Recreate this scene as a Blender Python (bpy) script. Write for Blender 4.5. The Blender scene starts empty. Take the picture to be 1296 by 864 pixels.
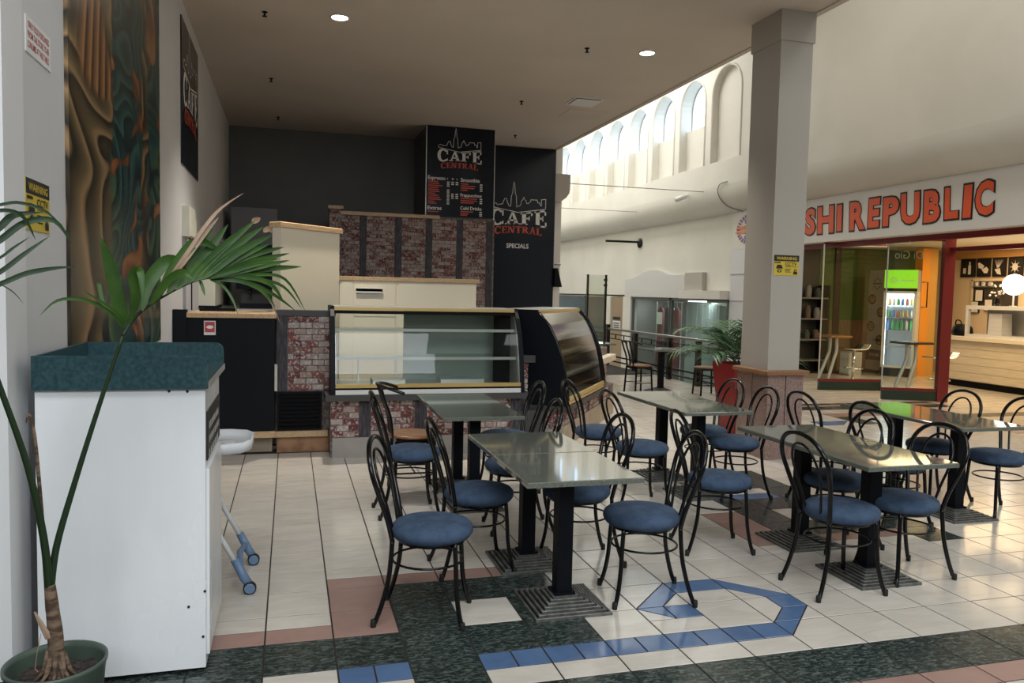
import bpy, bmesh, math, random
from mathutils import Vector, Matrix
from math import sin, cos, pi, radians
random.seed(7)
S = bpy.context.scene
COL = S.collection

# ------------------------------------------------------------------ camera, world, lights, exposure
F_PX = 989.8
YAW, PITCH, ROLL = 0.277147, 0.062133, 0.022089
fwd = Vector((sin(YAW) * cos(PITCH), cos(YAW) * cos(PITCH), -sin(PITCH)))
rgt = Vector((cos(YAW), -sin(YAW), 0))
up = rgt.cross(fwd)
r2 = rgt * cos(ROLL) + up * sin(ROLL)
u2 = -rgt * sin(ROLL) + up * cos(ROLL)
cd = bpy.data.cameras.new('camera')
cd.sensor_width = 36.0
cd.lens = F_PX / 1296 * 36
cd.clip_start = 0.05
cd.clip_end = 200
cam = bpy.data.objects.new('camera', cd)
COL.objects.link(cam)
cm = Matrix((r2, u2, -fwd)).transposed().to_4x4()
cm.translation = Vector((0.10305, -3.55193, 1.58734))
cam.matrix_world = cm
S.camera = cam

w = bpy.data.worlds.new('sky')
S.world = w
w.use_nodes = True
bg = w.node_tree.nodes['Background']
bg.inputs[0].default_value = (0.62, 0.80, 1.0, 1)
bg.inputs[1].default_value = 3.2

S.view_settings.view_transform = 'Standard'
S.view_settings.look = 'None'
S.view_settings.gamma = 1.0
S.view_settings.use_curve_mapping = False
S.view_settings.exposure = 0.36


def area(name, loc, target, sx, sy, power, col=(1, 1, 1), shape='RECTANGLE'):
    l = bpy.data.lights.new(name, 'AREA')
    l.shape = shape
    l.size = sx
    if shape in ('RECTANGLE', 'ELLIPSE'):
        l.size_y = sy
    l.energy = power
    l.color = col
    o = bpy.data.objects.new(name, l)
    COL.objects.link(o)
    o.location = loc
    d = Vector(target) - Vector(loc)
    o.rotation_euler = d.to_track_quat('-Z', 'Y').to_euler()
    return o


# unseen area lights added for front daylight, ceiling lights of the mall, warm lights of the shop opposite
area('front_fill_light', (0.3, -8.8, 4.7), (-0.3, 0.0, 1.0), 7.0, 3.6, 540, (0.90, 0.96, 1.0))  # added lamp for low frontal daylight; the wall behind it is solid
area('overhead_fill_light', (0.6, -4.0, 7.2), (0.6, -2.5, 0), 5.0, 2.6, 260, (0.93, 0.97, 1.0))  # added lamp for daylight from above; the ceiling over it is closed
area('overhead_fill_light', (6.6, -2.9, 7.2), (6.6, -2.9, 0), 3.4, 2.6, 110, (0.95, 0.98, 1.0))  # second added overhead lamp, towards the right
area('walkway_light', (6.8, 4.0, 7.2), (6.8, 4.0, 0), 1.0, 7, 60, (1.0, 0.95, 0.86))
area('walkway_light', (6.8, 18.0, 7.2), (6.8, 18.0, 0), 2.2, 14, 420, (1.0, 0.98, 0.93))
area('shop_ceiling_light', (11.0, 6.6, 2.72), (11.0, 6.6, 0), 1.6, 3.2, 82, (1.0, 0.72, 0.40))
area('shop_ceiling_light', (13.4, 7.6, 2.72), (13.4, 7.6, 0), 0.8, 3.6, 70, (1.0, 0.70, 0.38))
area('lower_shop_light', (9.25, 12.4, 1.45), (9.4, 12.4, -1), 0.2, 2.2, 9, (0.9, 1.0, 1.0))
area('lower_shop_light', (10.2, 15.0, 1.5), (10.2, 15.0, -1), 0.8, 1.8, 22, (0.95, 1.0, 1.0))
area('lower_shop_light', (10.2, 20.5, 1.5), (10.2, 20.5, -1), 0.8, 3.0, 40, (0.95, 1.0, 1.0))


# ------------------------------------------------------------------ materials
MATS = {}


def _nt(name):
    m = bpy.data.materials.new(name)
    m.use_nodes = True
    nt = m.node_tree
    return m, nt, nt.nodes['Principled BSDF'], nt.nodes, nt.links


def c4(c):
    return (c[0], c[1], c[2], 1)


def M(name, c=(0.5, 0.5, 0.5), rough=0.5, metal=0.0, c2=None, ns=8.0, stretch=(1, 1, 1), lo=0.4, hi=0.6, bump=0.0,
      emit=None, es=1.0, spec=0.5, rvar=0.0, coords='Object', detail=4.0, coat=0.0):
    """One principled surface; a noise mixes c and c2, rvar varies the roughness, bump gives fine relief."""
    if name in MATS:
        return MATS[name]
    m, nt, p, N, L = _nt(name)
    p.inputs['Base Color'].default_value = c4(c)
    p.inputs['Roughness'].default_value = rough
    p.inputs['Metallic'].default_value = metal
    p.inputs['Specular IOR Level'].default_value = spec
    p.inputs['Coat Weight'].default_value = coat
    if emit:
        p.inputs['Emission Color'].default_value = c4(emit)
        p.inputs['Emission Strength'].default_value = es
    if c2 or bump or rvar:
        tc = N.new('ShaderNodeTexCoord')
        mp = N.new('ShaderNodeMapping')
        mp.inputs['Scale'].default_value = stretch
        L.new(tc.outputs[coords], mp.inputs[0])
        no = N.new('ShaderNodeTexNoise')
        no.inputs['Scale'].default_value = ns
        no.inputs['Detail'].default_value = detail
        L.new(mp.outputs[0], no.inputs['Vector'])
        if c2:
            cr = N.new('ShaderNodeValToRGB')
            cr.color_ramp.elements[0].position = lo
            cr.color_ramp.elements[0].color = c4(c)
            cr.color_ramp.elements[1].position = hi
            cr.color_ramp.elements[1].color = c4(c2)
            L.new(no.outputs[0], cr.inputs[0])
            L.new(cr.outputs[0], p.inputs['Base Color'])
        if rvar:
            mr = N.new('ShaderNodeMapRange')
            mr.inputs[3].default_value = rough - rvar
            mr.inputs[4].default_value = rough + rvar
            L.new(no.outputs[0], mr.inputs[0])
            L.new(mr.outputs[0], p.inputs['Roughness'])
        if bump:
            b = N.new('ShaderNodeBump')
            b.inputs['Strength'].default_value = bump
            b.inputs['Distance'].default_value = 0.002
            L.new(no.outputs[0], b.inputs['Height'])
            L.new(b.outputs[0], p.inputs['Normal'])
    MATS[name] = m
    return m


def glass(name, tint=(0.9, 0.95, 0.93), refl=1.0, rough=0.02):
    """Thin pane: clear with a Fresnel reflection."""
    if name in MATS:
        return MATS[name]
    m, nt, p, N, L = _nt(name)
    N.remove(p)
    out = N['Material Output']
    tr = N.new('ShaderNodeBsdfTransparent')
    tr.inputs[0].default_value = c4(tint)
    gl = N.new('ShaderNodeBsdfGlossy')
    gl.inputs['Roughness'].default_value = rough
    geo = N.new('ShaderNodeNewGeometry')
    dt = N.new('ShaderNodeVectorMath')
    dt.operation = 'DOT_PRODUCT'
    L.new(geo.outputs['Incoming'], dt.inputs[0])
    L.new(geo.outputs['Normal'], dt.inputs[1])
    last = dt.outputs['Value']
    for op, v in (('ABSOLUTE', None), ('SUBTRACT', 1.0), ('POWER', 5.0), ('MULTIPLY_ADD', 0.955)):   # Schlick, same from both sides
        q = N.new('ShaderNodeMath')
        q.operation = op
        if op == 'SUBTRACT':
            q.inputs[0].default_value = v
            L.new(last, q.inputs[1])
        else:
            L.new(last, q.inputs[0])
            if v is not None:
                q.inputs[1].default_value = v
            if op == 'MULTIPLY_ADD':
                q.inputs[2].default_value = 0.045
        last = q.outputs[0]
    mu = N.new('ShaderNodeMath')
    mu.operation = 'MULTIPLY'
    mu.inputs[1].default_value = refl
    mu.use_clamp = True
    L.new(last, mu.inputs[0])
    mx = N.new('ShaderNodeMixShader')
    L.new(mu.outputs[0], mx.inputs[0])
    L.new(tr.outputs[0], mx.inputs[1])
    L.new(gl.outputs[0], mx.inputs[2])
    L.new(mx.outputs[0], out.inputs[0])
    MATS[name] = m
    return m


def tile_mat(name, ca, cb, ns, stretch, rough, lo=0.35, hi=0.7, seedvar=0.12):
    """Glazed tile: veined colour in world space with a little tile-to-tile variation."""
    m, nt, p, N, L = _nt(name)
    p.inputs['Roughness'].default_value = rough
    tc = N.new('ShaderNodeTexCoord')
    geo = N.new('ShaderNodeNewGeometry')
    oi = N.new('ShaderNodeObjectInfo')
    ad = N.new('ShaderNodeMath')
    ad.operation = 'ADD'
    L.new(geo.outputs['Random Per Island'], ad.inputs[0])
    L.new(oi.outputs['Random'], ad.inputs[1])
    fr = N.new('ShaderNodeMath')
    fr.operation = 'FRACT'
    L.new(ad.outputs[0], fr.inputs[0])
    mp = N.new('ShaderNodeMapping')
    mp.inputs['Scale'].default_value = stretch
    sc = N.new('ShaderNodeVectorMath')
    sc.operation = 'SCALE'
    sc.inputs[0].default_value = (9, 5, 7)
    L.new(fr.outputs[0], sc.inputs['Scale'])
    L.new(geo.outputs['Position'], mp.inputs[0])
    L.new(sc.outputs[0], mp.inputs['Location'])
    no = N.new('ShaderNodeTexNoise')
    no.inputs['Scale'].default_value = ns
    no.inputs['Detail'].default_value = 6
    no.inputs['Roughness'].default_value = 0.65
    no.inputs['Distortion'].default_value = 0.8
    L.new(mp.outputs[0], no.inputs[0])
    cr = N.new('ShaderNodeValToRGB')
    cr.color_ramp.elements[0].position = lo
    cr.color_ramp.elements[0].color = c4(ca)
    cr.color_ramp.elements[1].position = hi
    cr.color_ramp.elements[1].color = c4(cb)
    L.new(no.outputs[0], cr.inputs[0])
    hs = N.new('ShaderNodeHueSaturation')
    mr = N.new('ShaderNodeMapRange')
    mr.inputs[3].default_value = 1 - seedvar
    mr.inputs[4].default_value = 1 + seedvar
    L.new(fr.outputs[0], mr.inputs[0])
    L.new(mr.outputs[0], hs.inputs['Value'])
    L.new(cr.outputs[0], hs.inputs['Color'])
    L.new(hs.outputs[0], p.inputs['Base Color'])
    MATS[name] = m
    return m


def brick_mat(name, dark=1.0):
    """Whitewashed maroon bricks: per-brick hue and smeared lime."""
    m, nt, p, N, L = _nt(name)
    p.inputs['Roughness'].default_value = 0.75
    geo = N.new('ShaderNodeNewGeometry')
    oi = N.new('ShaderNodeObjectInfo')
    ad = N.new('ShaderNodeMath')
    L.new(geo.outputs['Random Per Island'], ad.inputs[0])
    L.new(oi.outputs['Random'], ad.inputs[1])
    fr = N.new('ShaderNodeMath')
    fr.operation = 'FRACT'
    L.new(ad.outputs[0], fr.inputs[0])
    cr = N.new('ShaderNodeValToRGB')
    cr.color_ramp.interpolation = 'CONSTANT'
    e = cr.color_ramp.elements
    e[0].position = 0.0
    e[0].color = c4((0.13 * dark, 0.025 * dark, 0.022 * dark))
    e[1].position = 0.22
    e[1].color = c4((0.30 * dark, 0.20 * dark, 0.17 * dark))
    for pos, col in ((0.42, (0.21, 0.055, 0.045)), (0.56, (0.36, 0.29, 0.26)), (0.80, (0.16, 0.07, 0.06)), (0.9, (0.33, 0.25, 0.22))):
        n = e.new(pos)
        n.color = c4([x * dark for x in col])
    L.new(fr.outputs[0], cr.inputs[0])
    no = N.new('ShaderNodeTexNoise')
    no.inputs['Scale'].default_value = 42
    no.inputs['Detail'].default_value = 6
    L.new(geo.outputs['Position'], no.inputs[0])
    r2_ = N.new('ShaderNodeValToRGB')
    r2_.color_ramp.elements[0].position = 0.50
    r2_.color_ramp.elements[1].position = 0.62
    L.new(no.outputs[0], r2_.inputs[0])
    mx = N.new('ShaderNodeMixRGB')
    mx.inputs[2].default_value = c4((0.56 * dark, 0.51 * dark, 0.48 * dark))
    mu = N.new('ShaderNodeMath')
    mu.operation = 'MULTIPLY'
    mu.inputs[1].default_value = 0.75
    L.new(r2_.outputs[0], mu.inputs[0])
    L.new(mu.outputs[0], mx.inputs[0])
    L.new(cr.outputs[0], mx.inputs[1])
    L.new(mx.outputs[0], p.inputs['Base Color'])
    MATS[name] = m
    return m


def mural_mat(name):
    """Painted panel: flowing bands that follow the contours of a stretched noise, in orange, bottle green and black (flat paint)."""
    m, nt, p, N, L = _nt(name)
    p.inputs['Roughness'].default_value = 0.28
    tc = N.new('ShaderNodeTexCoord')
    sx = N.new('ShaderNodeSeparateXYZ')
    L.new(tc.outputs['Object'], sx.inputs[0])

    def noise(sc, stretch, detail=1.0, dist=0.0, loc=(0, 0, 0)):
        mp = N.new('ShaderNodeMapping')
        mp.inputs['Scale'].default_value = stretch
        mp.inputs['Location'].default_value = loc
        L.new(tc.outputs['Object'], mp.inputs[0])
        n = N.new('ShaderNodeTexNoise')
        n.inputs['Scale'].default_value = sc
        n.inputs['Detail'].default_value = detail
        n.inputs['Distortion'].default_value = dist
        L.new(mp.outputs[0], n.inputs[0])
        return n.outputs[0]

    def mth(op, a, b_=None, c_=None):
        n = N.new('ShaderNodeMath')
        n.operation = op
        for i, v in enumerate((a, b_, c_)):
            if v is None:
                continue
            if isinstance(v, (int, float)):
                n.inputs[i].default_value = v
            else:
                L.new(v, n.inputs[i])
        return n.outputs[0]

    def ramp(v, cols, interp='LINEAR'):
        cr = N.new('ShaderNodeValToRGB')
        cr.color_ramp.interpolation = interp
        e = cr.color_ramp.elements
        e[0].position, e[0].color = cols[0][0], c4(cols[0][1])
        e[1].position, e[1].color = cols[-1][0], c4(cols[-1][1])
        for po, co in cols[1:-1]:
            n = e.new(po)
            n.color = c4(co)
        L.new(v, cr.inputs[0])
        return cr.outputs[0]

    def mix(f, a, b_):
        mx = N.new('ShaderNodeMixRGB')
        L.new(f, mx.inputs[0])
        L.new(a, mx.inputs[1])
        L.new(b_, mx.inputs[2])
        return mx.outputs[0]
    # warm reeds: near-straight upright bands that lean a little
    n1 = noise(1.0, (1, .35, 0.45), 1.5, 0.2)
    lean = mth('MULTIPLY_ADD', sx.outputs['Z'], -0.16, sx.outputs['Y'])
    s1 = mth('FRACT', mth('MULTIPLY_ADD', n1, 5.0, mth('MULTIPLY', lean, 6.2)))
    warm = ramp(s1, [(0.0, (.010, .007, .005)), (.12, (.07, .028, .010)), (.5, (.26, .10, .03)), (.78, (.40, .21, .08)), (.95, (.20, .08, .025)), (1.0, (.02, .012, .008))])
    s1b = mth('FRACT', mth('MULTIPLY_ADD', noise(1.4, (1, .4, .9), 1.0, .8, (0, 2, 4)), 8.0, mth('MULTIPLY', sx.outputs['Y'], 2.0)))
    olive = ramp(s1b, [(0.0, (.012, .010, .006)), (.2, (.05, .035, .015)), (.6, (.16, .11, .05)), (.85, (.36, .22, .10)), (1.0, (.03, .02, .01))])
    warm = mix(ramp(noise(1.1, (1, .4, 1.0), .5, .6, (0, 6, 3)), [(.46, (0, 0, 0)), (.49, (1, 1, 1))]), warm, olive)
    # cool curls: contours of a rounder noise
    n2 = noise(1.5, (1, .42, 0.85), 0.6, 0.9, (0, 3, 1))
    s2 = mth('FRACT', mth('MULTIPLY', n2, 13.0))
    cool = ramp(s2, [(0.0, (.004, .008, .008)), (.25, (.012, .040, .034)), (.6, (.035, .095, .058)), (.85, (.105, .165, .060)), (.97, (.02, .05, .04)), (1.0, (.004, .008, .008))])
    teal = ramp(s2, [(0.0, (.004, .010, .012)), (.4, (.014, .055, .058)), (.8, (.045, .135, .115)), (1.0, (.006, .014, .014))])
    cool = mix(ramp(noise(.9, (1, 1, .5), 0, 0, (0, 8, 2)), [(.45, (0, 0, 0)), (.55, (1, 1, 1))]), cool, teal)
    # small flames of orange inside the green
    n3 = noise(2.6, (1, .55, .8), 1.0, 1.2, (0, 5, 5))
    fl = ramp(n3, [(.60, (0, 0, 0)), (.63, (1, 1, 1))])
    flame = ramp(n3, [(.60, (.03, .012, .006)), (.66, (.30, .10, .03)), (.75, (.45, .24, .10))])
    cool = mix(fl, cool, flame)
    # where the reeds grow: the near third and one slim strip towards the far edge
    edge = mth('MULTIPLY_ADD', noise(.8, (1, .3, .9), 1.0, .3, (0, 1, 7)), 1.6, sx.outputs['Y'])
    edge = mth('MULTIPLY_ADD', edge, 0.25, 0.25)
    mask = ramp(edge, [(.0, (0, 0, 0)), (.335, (0, 0, 0)), (.35, (1, 1, 1)), (.575, (1, 1, 1)), (.585, (.0, .0, .0)), (.635, (0, 0, 0)), (.645, (1, 1, 1)), (1.0, (1, 1, 1))])
    col = mix(mask, warm, cool)
    L.new(col, p.inputs['Base Color'])  # flat paint
    MATS[name] = m
    return m


T_WHITE = tile_mat('tile_white', (0.545, 0.50, 0.44), (0.645, 0.605, 0.545), 3.0, (1, 3, 1), 0.16, seedvar=0.045)
T_DARK = tile_mat('tile_dark', (0.014, 0.024, 0.022), (0.20, 0.235, 0.215), 30.0, (1, 2.4, 1), 0.20, 0.46, 0.84)
T_PINK = tile_mat('tile_pink', (0.30, 0.185, 0.155), (0.36, 0.23, 0.195), 4.0, (1, 1, 1), 0.25, seedvar=0.05)
T_BLUE = tile_mat('tile_blue', (0.075, 0.135, 0.265), (0.10, 0.17, 0.32), 4.0, (1, 1, 1), 0.16, seedvar=0.06)
GROUT = M('grout', (0.018, 0.013, 0.010), 0.9)
BLACK_METAL = M('black_metal', (0.003, 0.003, 0.0035), 0.2, spec=0.35)
BLACK_MATT = M('black_matt', (0.003, 0.004, 0.007), 0.5, spec=0.15)
RUBBER = M('rubber', (0.008, 0.008, 0.008), 0.7)
CAST = M('cast_iron', (0.085, 0.085, 0.078), 0.4, metal=0.3, c2=(0.15, 0.15, 0.14), ns=30)
FABRIC = M('blue_fabric', (0.028, 0.054, 0.102), 0.9, c2=(0.045, 0.078, 0.138), ns=18, bump=0.5, detail=8)
GRANITE = M('granite_top', (0.085, 0.095, 0.078), 0.07, c2=(0.19, 0.20, 0.17), ns=160, lo=0.3, hi=0.75, coat=0.3)
WALLW = M('wall_white', (0.60, 0.60, 0.61), 0.6, c2=(0.635, 0.635, 0.645), ns=1.2)
WALLCREAM = M('wall_cream', (0.67, 0.645, 0.575), 0.6, c2=(0.71, 0.685, 0.615), ns=1.0)
WALLDARK = M('wall_charcoal', (0.115, 0.117, 0.115), 0.65, c2=(0.13, 0.132, 0.13), ns=0.8)
CEIL = M('ceiling_paint', (0.60, 0.53, 0.455), 0.7, c2=(0.64, 0.565, 0.485), ns=0.7)
PAPER = M('paper_white', (0.75, 0.74, 0.72), 0.6)
LAMIN = M('white_laminate', (0.70, 0.72, 0.74), 0.25, c2=(0.76, 0.78, 0.80), ns=1.6, stretch=(2, 1, 0.7), rvar=0.1)
GREENLAM = M('green_laminate', (0.010, 0.040, 0.050), 0.35, c2=(0.035, 0.085, 0.095), ns=60, lo=0.35, hi=0.75)
CREAM = M('cream_gloss', (0.76, 0.70, 0.56), 0.16)
WOOD = M('light_oak', (0.44, 0.29, 0.16), 0.4, c2=(0.55, 0.38, 0.22), ns=6, stretch=(1, 12, 12))
WOODX = M('light_oak_edge', (0.42, 0.275, 0.15), 0.45, c2=(0.52, 0.355, 0.20), ns=5, stretch=(12, 1, 12))
CHIP = M('chipboard', (0.22, 0.11, 0.055), 0.7, c2=(0.33, 0.18, 0.095), ns=9)
SEATWOOD = M('seat_wood', (0.20, 0.075, 0.025), 0.3, c2=(0.32, 0.14, 0.05), ns=7, stretch=(1, 9, 1))
TIMBER = M('dark_timber', (0.022, 0.018, 0.024), 0.6, c2=(0.10, 0.085, 0.10), ns=14, stretch=(6, 6, 0.7), lo=0.45, hi=0.75)
LEDGE = M('charcoal_ledge', (0.045, 0.043, 0.042), 0.5)
KICK = M('grey_kickboard', (0.30, 0.275, 0.25), 0.35, c2=(0.36, 0.33, 0.30), ns=3)
KICKTAN = M('tan_kickboard', (0.36, 0.285, 0.20), 0.45, c2=(0.42, 0.34, 0.25), ns=3)
GOLD = M('gold_trim', (0.72, 0.52, 0.20), 0.3, metal=0.55)
STEEL = M('steel', (0.60, 0.60, 0.59), 0.3, metal=0.6)
CHROME = M('chrome', (0.75, 0.75, 0.75), 0.1, metal=1.0)
DARKBLUE = M('sign_navy', (0.004, 0.007, 0.015), 0.2, spec=0.3)
WHITEINK = M('ink_white', (0.72, 0.70, 0.68), 0.5)
REDINK = M('ink_red', (0.55, 0.075, 0.035), 0.5)
YELLOW = M('sign_yellow', (0.62, 0.46, 0.05), 0.45)
BLACKINK = M('ink_black', (0.012, 0.012, 0.012), 0.5)
CRIMSON = M('ink_crimson', (0.45, 0.05, 0.06), 0.5)
ORANGERED = M('sign_orange_red', (0.72, 0.10, 0.03), 0.4)
MAROON = M('maroon_paint', (0.16, 0.008, 0.014), 0.35)
REDPOT = M('red_planter', (0.30, 0.008, 0.012), 0.35)
LEAF = M('leaf_green', (0.020, 0.058, 0.008), 0.45, c2=(0.040, 0.092, 0.014), ns=7, spec=0.3)
LEAFD = M('leaf_dark', (0.014, 0.035, 0.014), 0.5, c2=(0.025, 0.055, 0.022), ns=7, spec=0.3)
LEAFP = M('leaf_planter', (0.022, 0.07, 0.022), 0.5, c2=(0.05, 0.13, 0.045), ns=6)
LEAFBROWN = M('leaf_dry', (0.22, 0.13, 0.08), 0.8, c2=(0.34, 0.24, 0.17), ns=8)
STEM = M('palm_stem', (0.012, 0.028, 0.010), 0.5, spec=0.3)
BARK = M('palm_bark', (0.055, 0.032, 0.020), 0.9, c2=(0.17, 0.115, 0.075), ns=22, stretch=(1, 1, 3), bump=0.8)
SOIL = M('soil', (0.012, 0.009, 0.008), 0.95, c2=(0.05, 0.035, 0.03), ns=60)
POT = M('pot_green', (0.050, 0.074, 0.058), 0.4)
PLASTW = M('white_plastic', (0.66, 0.68, 0.70), 0.35)
PLASTB = M('blue_plastic', (0.12, 0.20, 0.32), 0.45)
BEIGEP = M('beige_plastic', (0.68, 0.66, 0.55), 0.4)
GREYP = M('grey_panel', (0.115, 0.115, 0.112), 0.5)
CGLASS = glass('case_glass', (0.90, 0.94, 0.91), 0.55, 0.015)
CGLASS2 = glass('case_glass_smoky', (0.80, 0.80, 0.74), 2.6, 0.09)
PANE = glass('window_pane', (0.97, 0.98, 1.0), 0.6)
SHOPGLASS = glass('shop_glass', (0.88, 0.93, 0.90), 0.9, 0.01)
BRICK = brick_mat('brick', 1.0)
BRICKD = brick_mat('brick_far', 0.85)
MORTAR = M('mortar', (0.10, 0.075, 0.068), 0.9, c2=(0.22, 0.18, 0.165), ns=30)
PLASTER = M('plaster_ledge', (0.60, 0.53, 0.41), 0.5, c2=(0.66, 0.59, 0.47), ns=4)
PEBBLE = M('pink_granite', (0.14, 0.075, 0.062), 0.3, c2=(0.36, 0.26, 0.23), ns=150, lo=0.35, hi=0.65)
PILLAR = M('column_paint', (0.415, 0.38, 0.335), 0.55)


# ------------------------------------------------------------------ mesh helpers
ORG = {}


class B:
    """Collects shapes; build() links them as ONE mesh object."""

    def __init__(self):
        self.v, self.f, self.mi, self.sm = [], [], [], []
        self.k = 0
        self.s = False

    def _add(self, vs, fs, M4=None):
        o = len(self.v)
        if M4 is not None:
            vs = [M4 @ Vector(p) for p in vs]
        self.v += [tuple(p) for p in vs]
        for f in fs:
            self.f.append([i + o for i in f])
            self.mi.append(self.k)
            self.sm.append(self.s)
        return self

    def box(self, x0, x1, y0, y1, z0, z1, M4=None):
        vs = [(x0, y0, z0), (x1, y0, z0), (x1, y1, z0), (x0, y1, z0), (x0, y0, z1), (x1, y0, z1), (x1, y1, z1), (x0, y1, z1)]
        fs = [(0, 3, 2, 1), (4, 5, 6, 7), (0, 1, 5, 4), (1, 2, 6, 5), (2, 3, 7, 6), (3, 0, 4, 7)]
        return self._add(vs, fs, M4)

    def bbox(self, x0, x1, y0, y1, z0, z1, c=0.004, M4=None):
        """box with chamfered top edges"""
        vs = [(x0, y0, z0), (x1, y0, z0), (x1, y1, z0), (x0, y1, z0), (x0, y0, z1 - c), (x1, y0, z1 - c), (x1, y1, z1 - c), (x0, y1, z1 - c),
              (x0 + c, y0 + c, z1), (x1 - c, y0 + c, z1), (x1 - c, y1 - c, z1), (x0 + c, y1 - c, z1)]
        fs = [(0, 3, 2, 1), (8, 9, 10, 11)]
        for i in range(4):
            j = (i + 1) % 4
            fs += [(i, j, 4 + j, 4 + i), (4 + i, 4 + j, 8 + j, 8 + i)]
        return self._add(vs, fs, M4)

    def prism(self, poly, z0, z1, M4=None):
        n = len(poly)
        vs = [(x, y, z0) for x, y in poly] + [(x, y, z1) for x, y in poly]
        fs = [tuple(reversed(range(n))), tuple(range(n, 2 * n))]
        fs += [(i, (i + 1) % n, n + (i + 1) % n, n + i) for i in range(n)]
        return self._add(vs, fs, M4)

    def quad(self, a, b, c, d):
        return self._add([a, b, c, d], [(0, 1, 2, 3)])

    def tube(self, pts, r, seg=8, closed=False, cap=True, flat=1.0):
        pts = [Vector(p) for p in pts]
        n = len(pts)
        rs = r if isinstance(r, (list, tuple)) else [r] * n
        vs, fs = [], []
        t0 = (pts[1] - pts[0]).normalized()
        ref = Vector((0, 0, 1)) if abs(t0.z) < 0.9 else Vector((1, 0, 0))
        nrm = (ref - t0 * ref.dot(t0)).normalized()
        for i in range(n):
            if closed:
                t = (pts[(i + 1) % n] - pts[i - 1]).normalized()
            else:
                t = (pts[min(i + 1, n - 1)] - pts[max(i - 1, 0)]).normalized()
            nrm = (nrm - t * nrm.dot(t)).normalized()
            bi = t.cross(nrm)
            for k in range(seg):
                a = 2 * pi * k / seg
                vs.append(pts[i] + nrm * (cos(a) * rs[i]) + bi * (sin(a) * rs[i] * flat))
        m = n if closed else n - 1
        for i in range(m):
            j = (i + 1) % n
            for k in range(seg):
                l = (k + 1) % seg
                fs.append((i * seg + k, i * seg + l, j * seg + l, j * seg + k))
        if cap and not closed:
            fs.append(tuple(reversed(range(seg))))
            fs.append(tuple(range((n - 1) * seg, n * seg)))
        return self._add(vs, fs)

    def lathe(self, prof, seg=20, M4=None, cap0=True, cap1=True, arc=2 * pi):
        vs, fs = [], []
        full = abs(arc - 2 * pi) < 1e-6
        ns = seg if full else seg + 1
        for r, z in prof:
            for k in range(ns):
                a = arc * k / seg
                vs.append((r * cos(a), r * sin(a), z))
        for i in range(len(prof) - 1):
            for k in range(seg):
                l = (k + 1) % ns
                fs.append((i * ns + k, i * ns + l, (i + 1) * ns + l, (i + 1) * ns + k))
        if full:
            if cap0:
                fs.append(tuple(reversed(range(seg))))
            if cap1:
                fs.append(tuple(range((len(prof) - 1) * seg, len(prof) * seg)))
        return self._add(vs, fs, M4)

    def extrude_profile(self, prof, a, b, axis_fn):
        """prof: list of 2-tuples, axis_fn(p, t) -> 3D; a closed prism between t=a and t=b"""
        n = len(prof)
        vs = [axis_fn(p, a) for p in prof] + [axis_fn(p, b) for p in prof]
        fs = [tuple(reversed(range(n))), tuple(range(n, 2 * n))] + [(i, (i + 1) % n, n + (i + 1) % n, n + i) for i in range(n)]
        return self._add(vs, fs)

    def mesh(self, name, mats):
        me = bpy.data.meshes.new(name)
        me.from_pydata([tuple(p) for p in self.v], [], self.f)
        for m in (mats if isinstance(mats, (list, tuple)) else [mats]):
            me.materials.append(m)
        me.polygons.foreach_set('material_index', self.mi)
        me.polygons.foreach_set('use_smooth', self.sm)
        me.update()
        return me

    def build(self, name, mats, parent=None, smooth=None, fix=True):
        if smooth is not None:
            self.sm = [smooth] * len(self.f)
        if parent is not None:
            og = Vector(ORG.get(parent.name, (0, 0, 0)))
            if og.length > 0:
                self.v = [tuple(Vector(p) - og) for p in self.v]
        me = self.mesh(name, mats)
        if fix:
            bm = bmesh.new()
            bm.from_mesh(me)
            bmesh.ops.recalc_face_normals(bm, faces=bm.faces)
            bm.to_mesh(me)
            bm.free()
        o = bpy.data.objects.new(name, me)
        COL.objects.link(o)
        if parent is not None:
            o.parent = parent
            ORG[o.name] = ORG.get(parent.name, (0, 0, 0))
        return o


def piece(name, me, parent, loc, rot=None):
    """An object that shares mesh data, placed at a world point (or the parent's local frame)."""
    o = bpy.data.objects.new(name, me)
    COL.objects.link(o)
    o.parent = parent
    o.location = Vector(loc) - Vector(ORG.get(parent.name, (0, 0, 0)))
    if rot:
        o.rotation_euler = rot
    return o


def thing(name, label, cat, loc=(0, 0, 0), rotz=0.0, group=None, local=False):
    o = bpy.data.objects.new(name, None)
    COL.objects.link(o)
    o.empty_display_size = 0.1
    o.location = loc
    o.rotation_euler = (0, 0, rotz)
    ORG[o.name] = (0, 0, 0) if local else tuple(loc)
    tag(o, label, cat, group)
    return o


def tag(o, label, cat, group=None):
    o['label'] = label
    o['category'] = cat
    if group:
        o['group'] = group
    return o


def struct(o):
    o['kind'] = 'structure'
    return o


def sroot(name, loc=(0, 0, 0)):
    o = bpy.data.objects.new(name, None)
    COL.objects.link(o)
    o.location = loc
    o['kind'] = 'structure'
    ORG[o.name] = tuple(loc)
    return o


KIDS = {}


def copy_tree(o, parent=None):
    c = o.copy()
    COL.objects.link(c)
    c.parent = parent
    ORG[c.name] = ORG.get(o.name, (0, 0, 0))
    for ch in list(o.children):
        copy_tree(ch, c)
    return c


_txt_cache = {}


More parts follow.
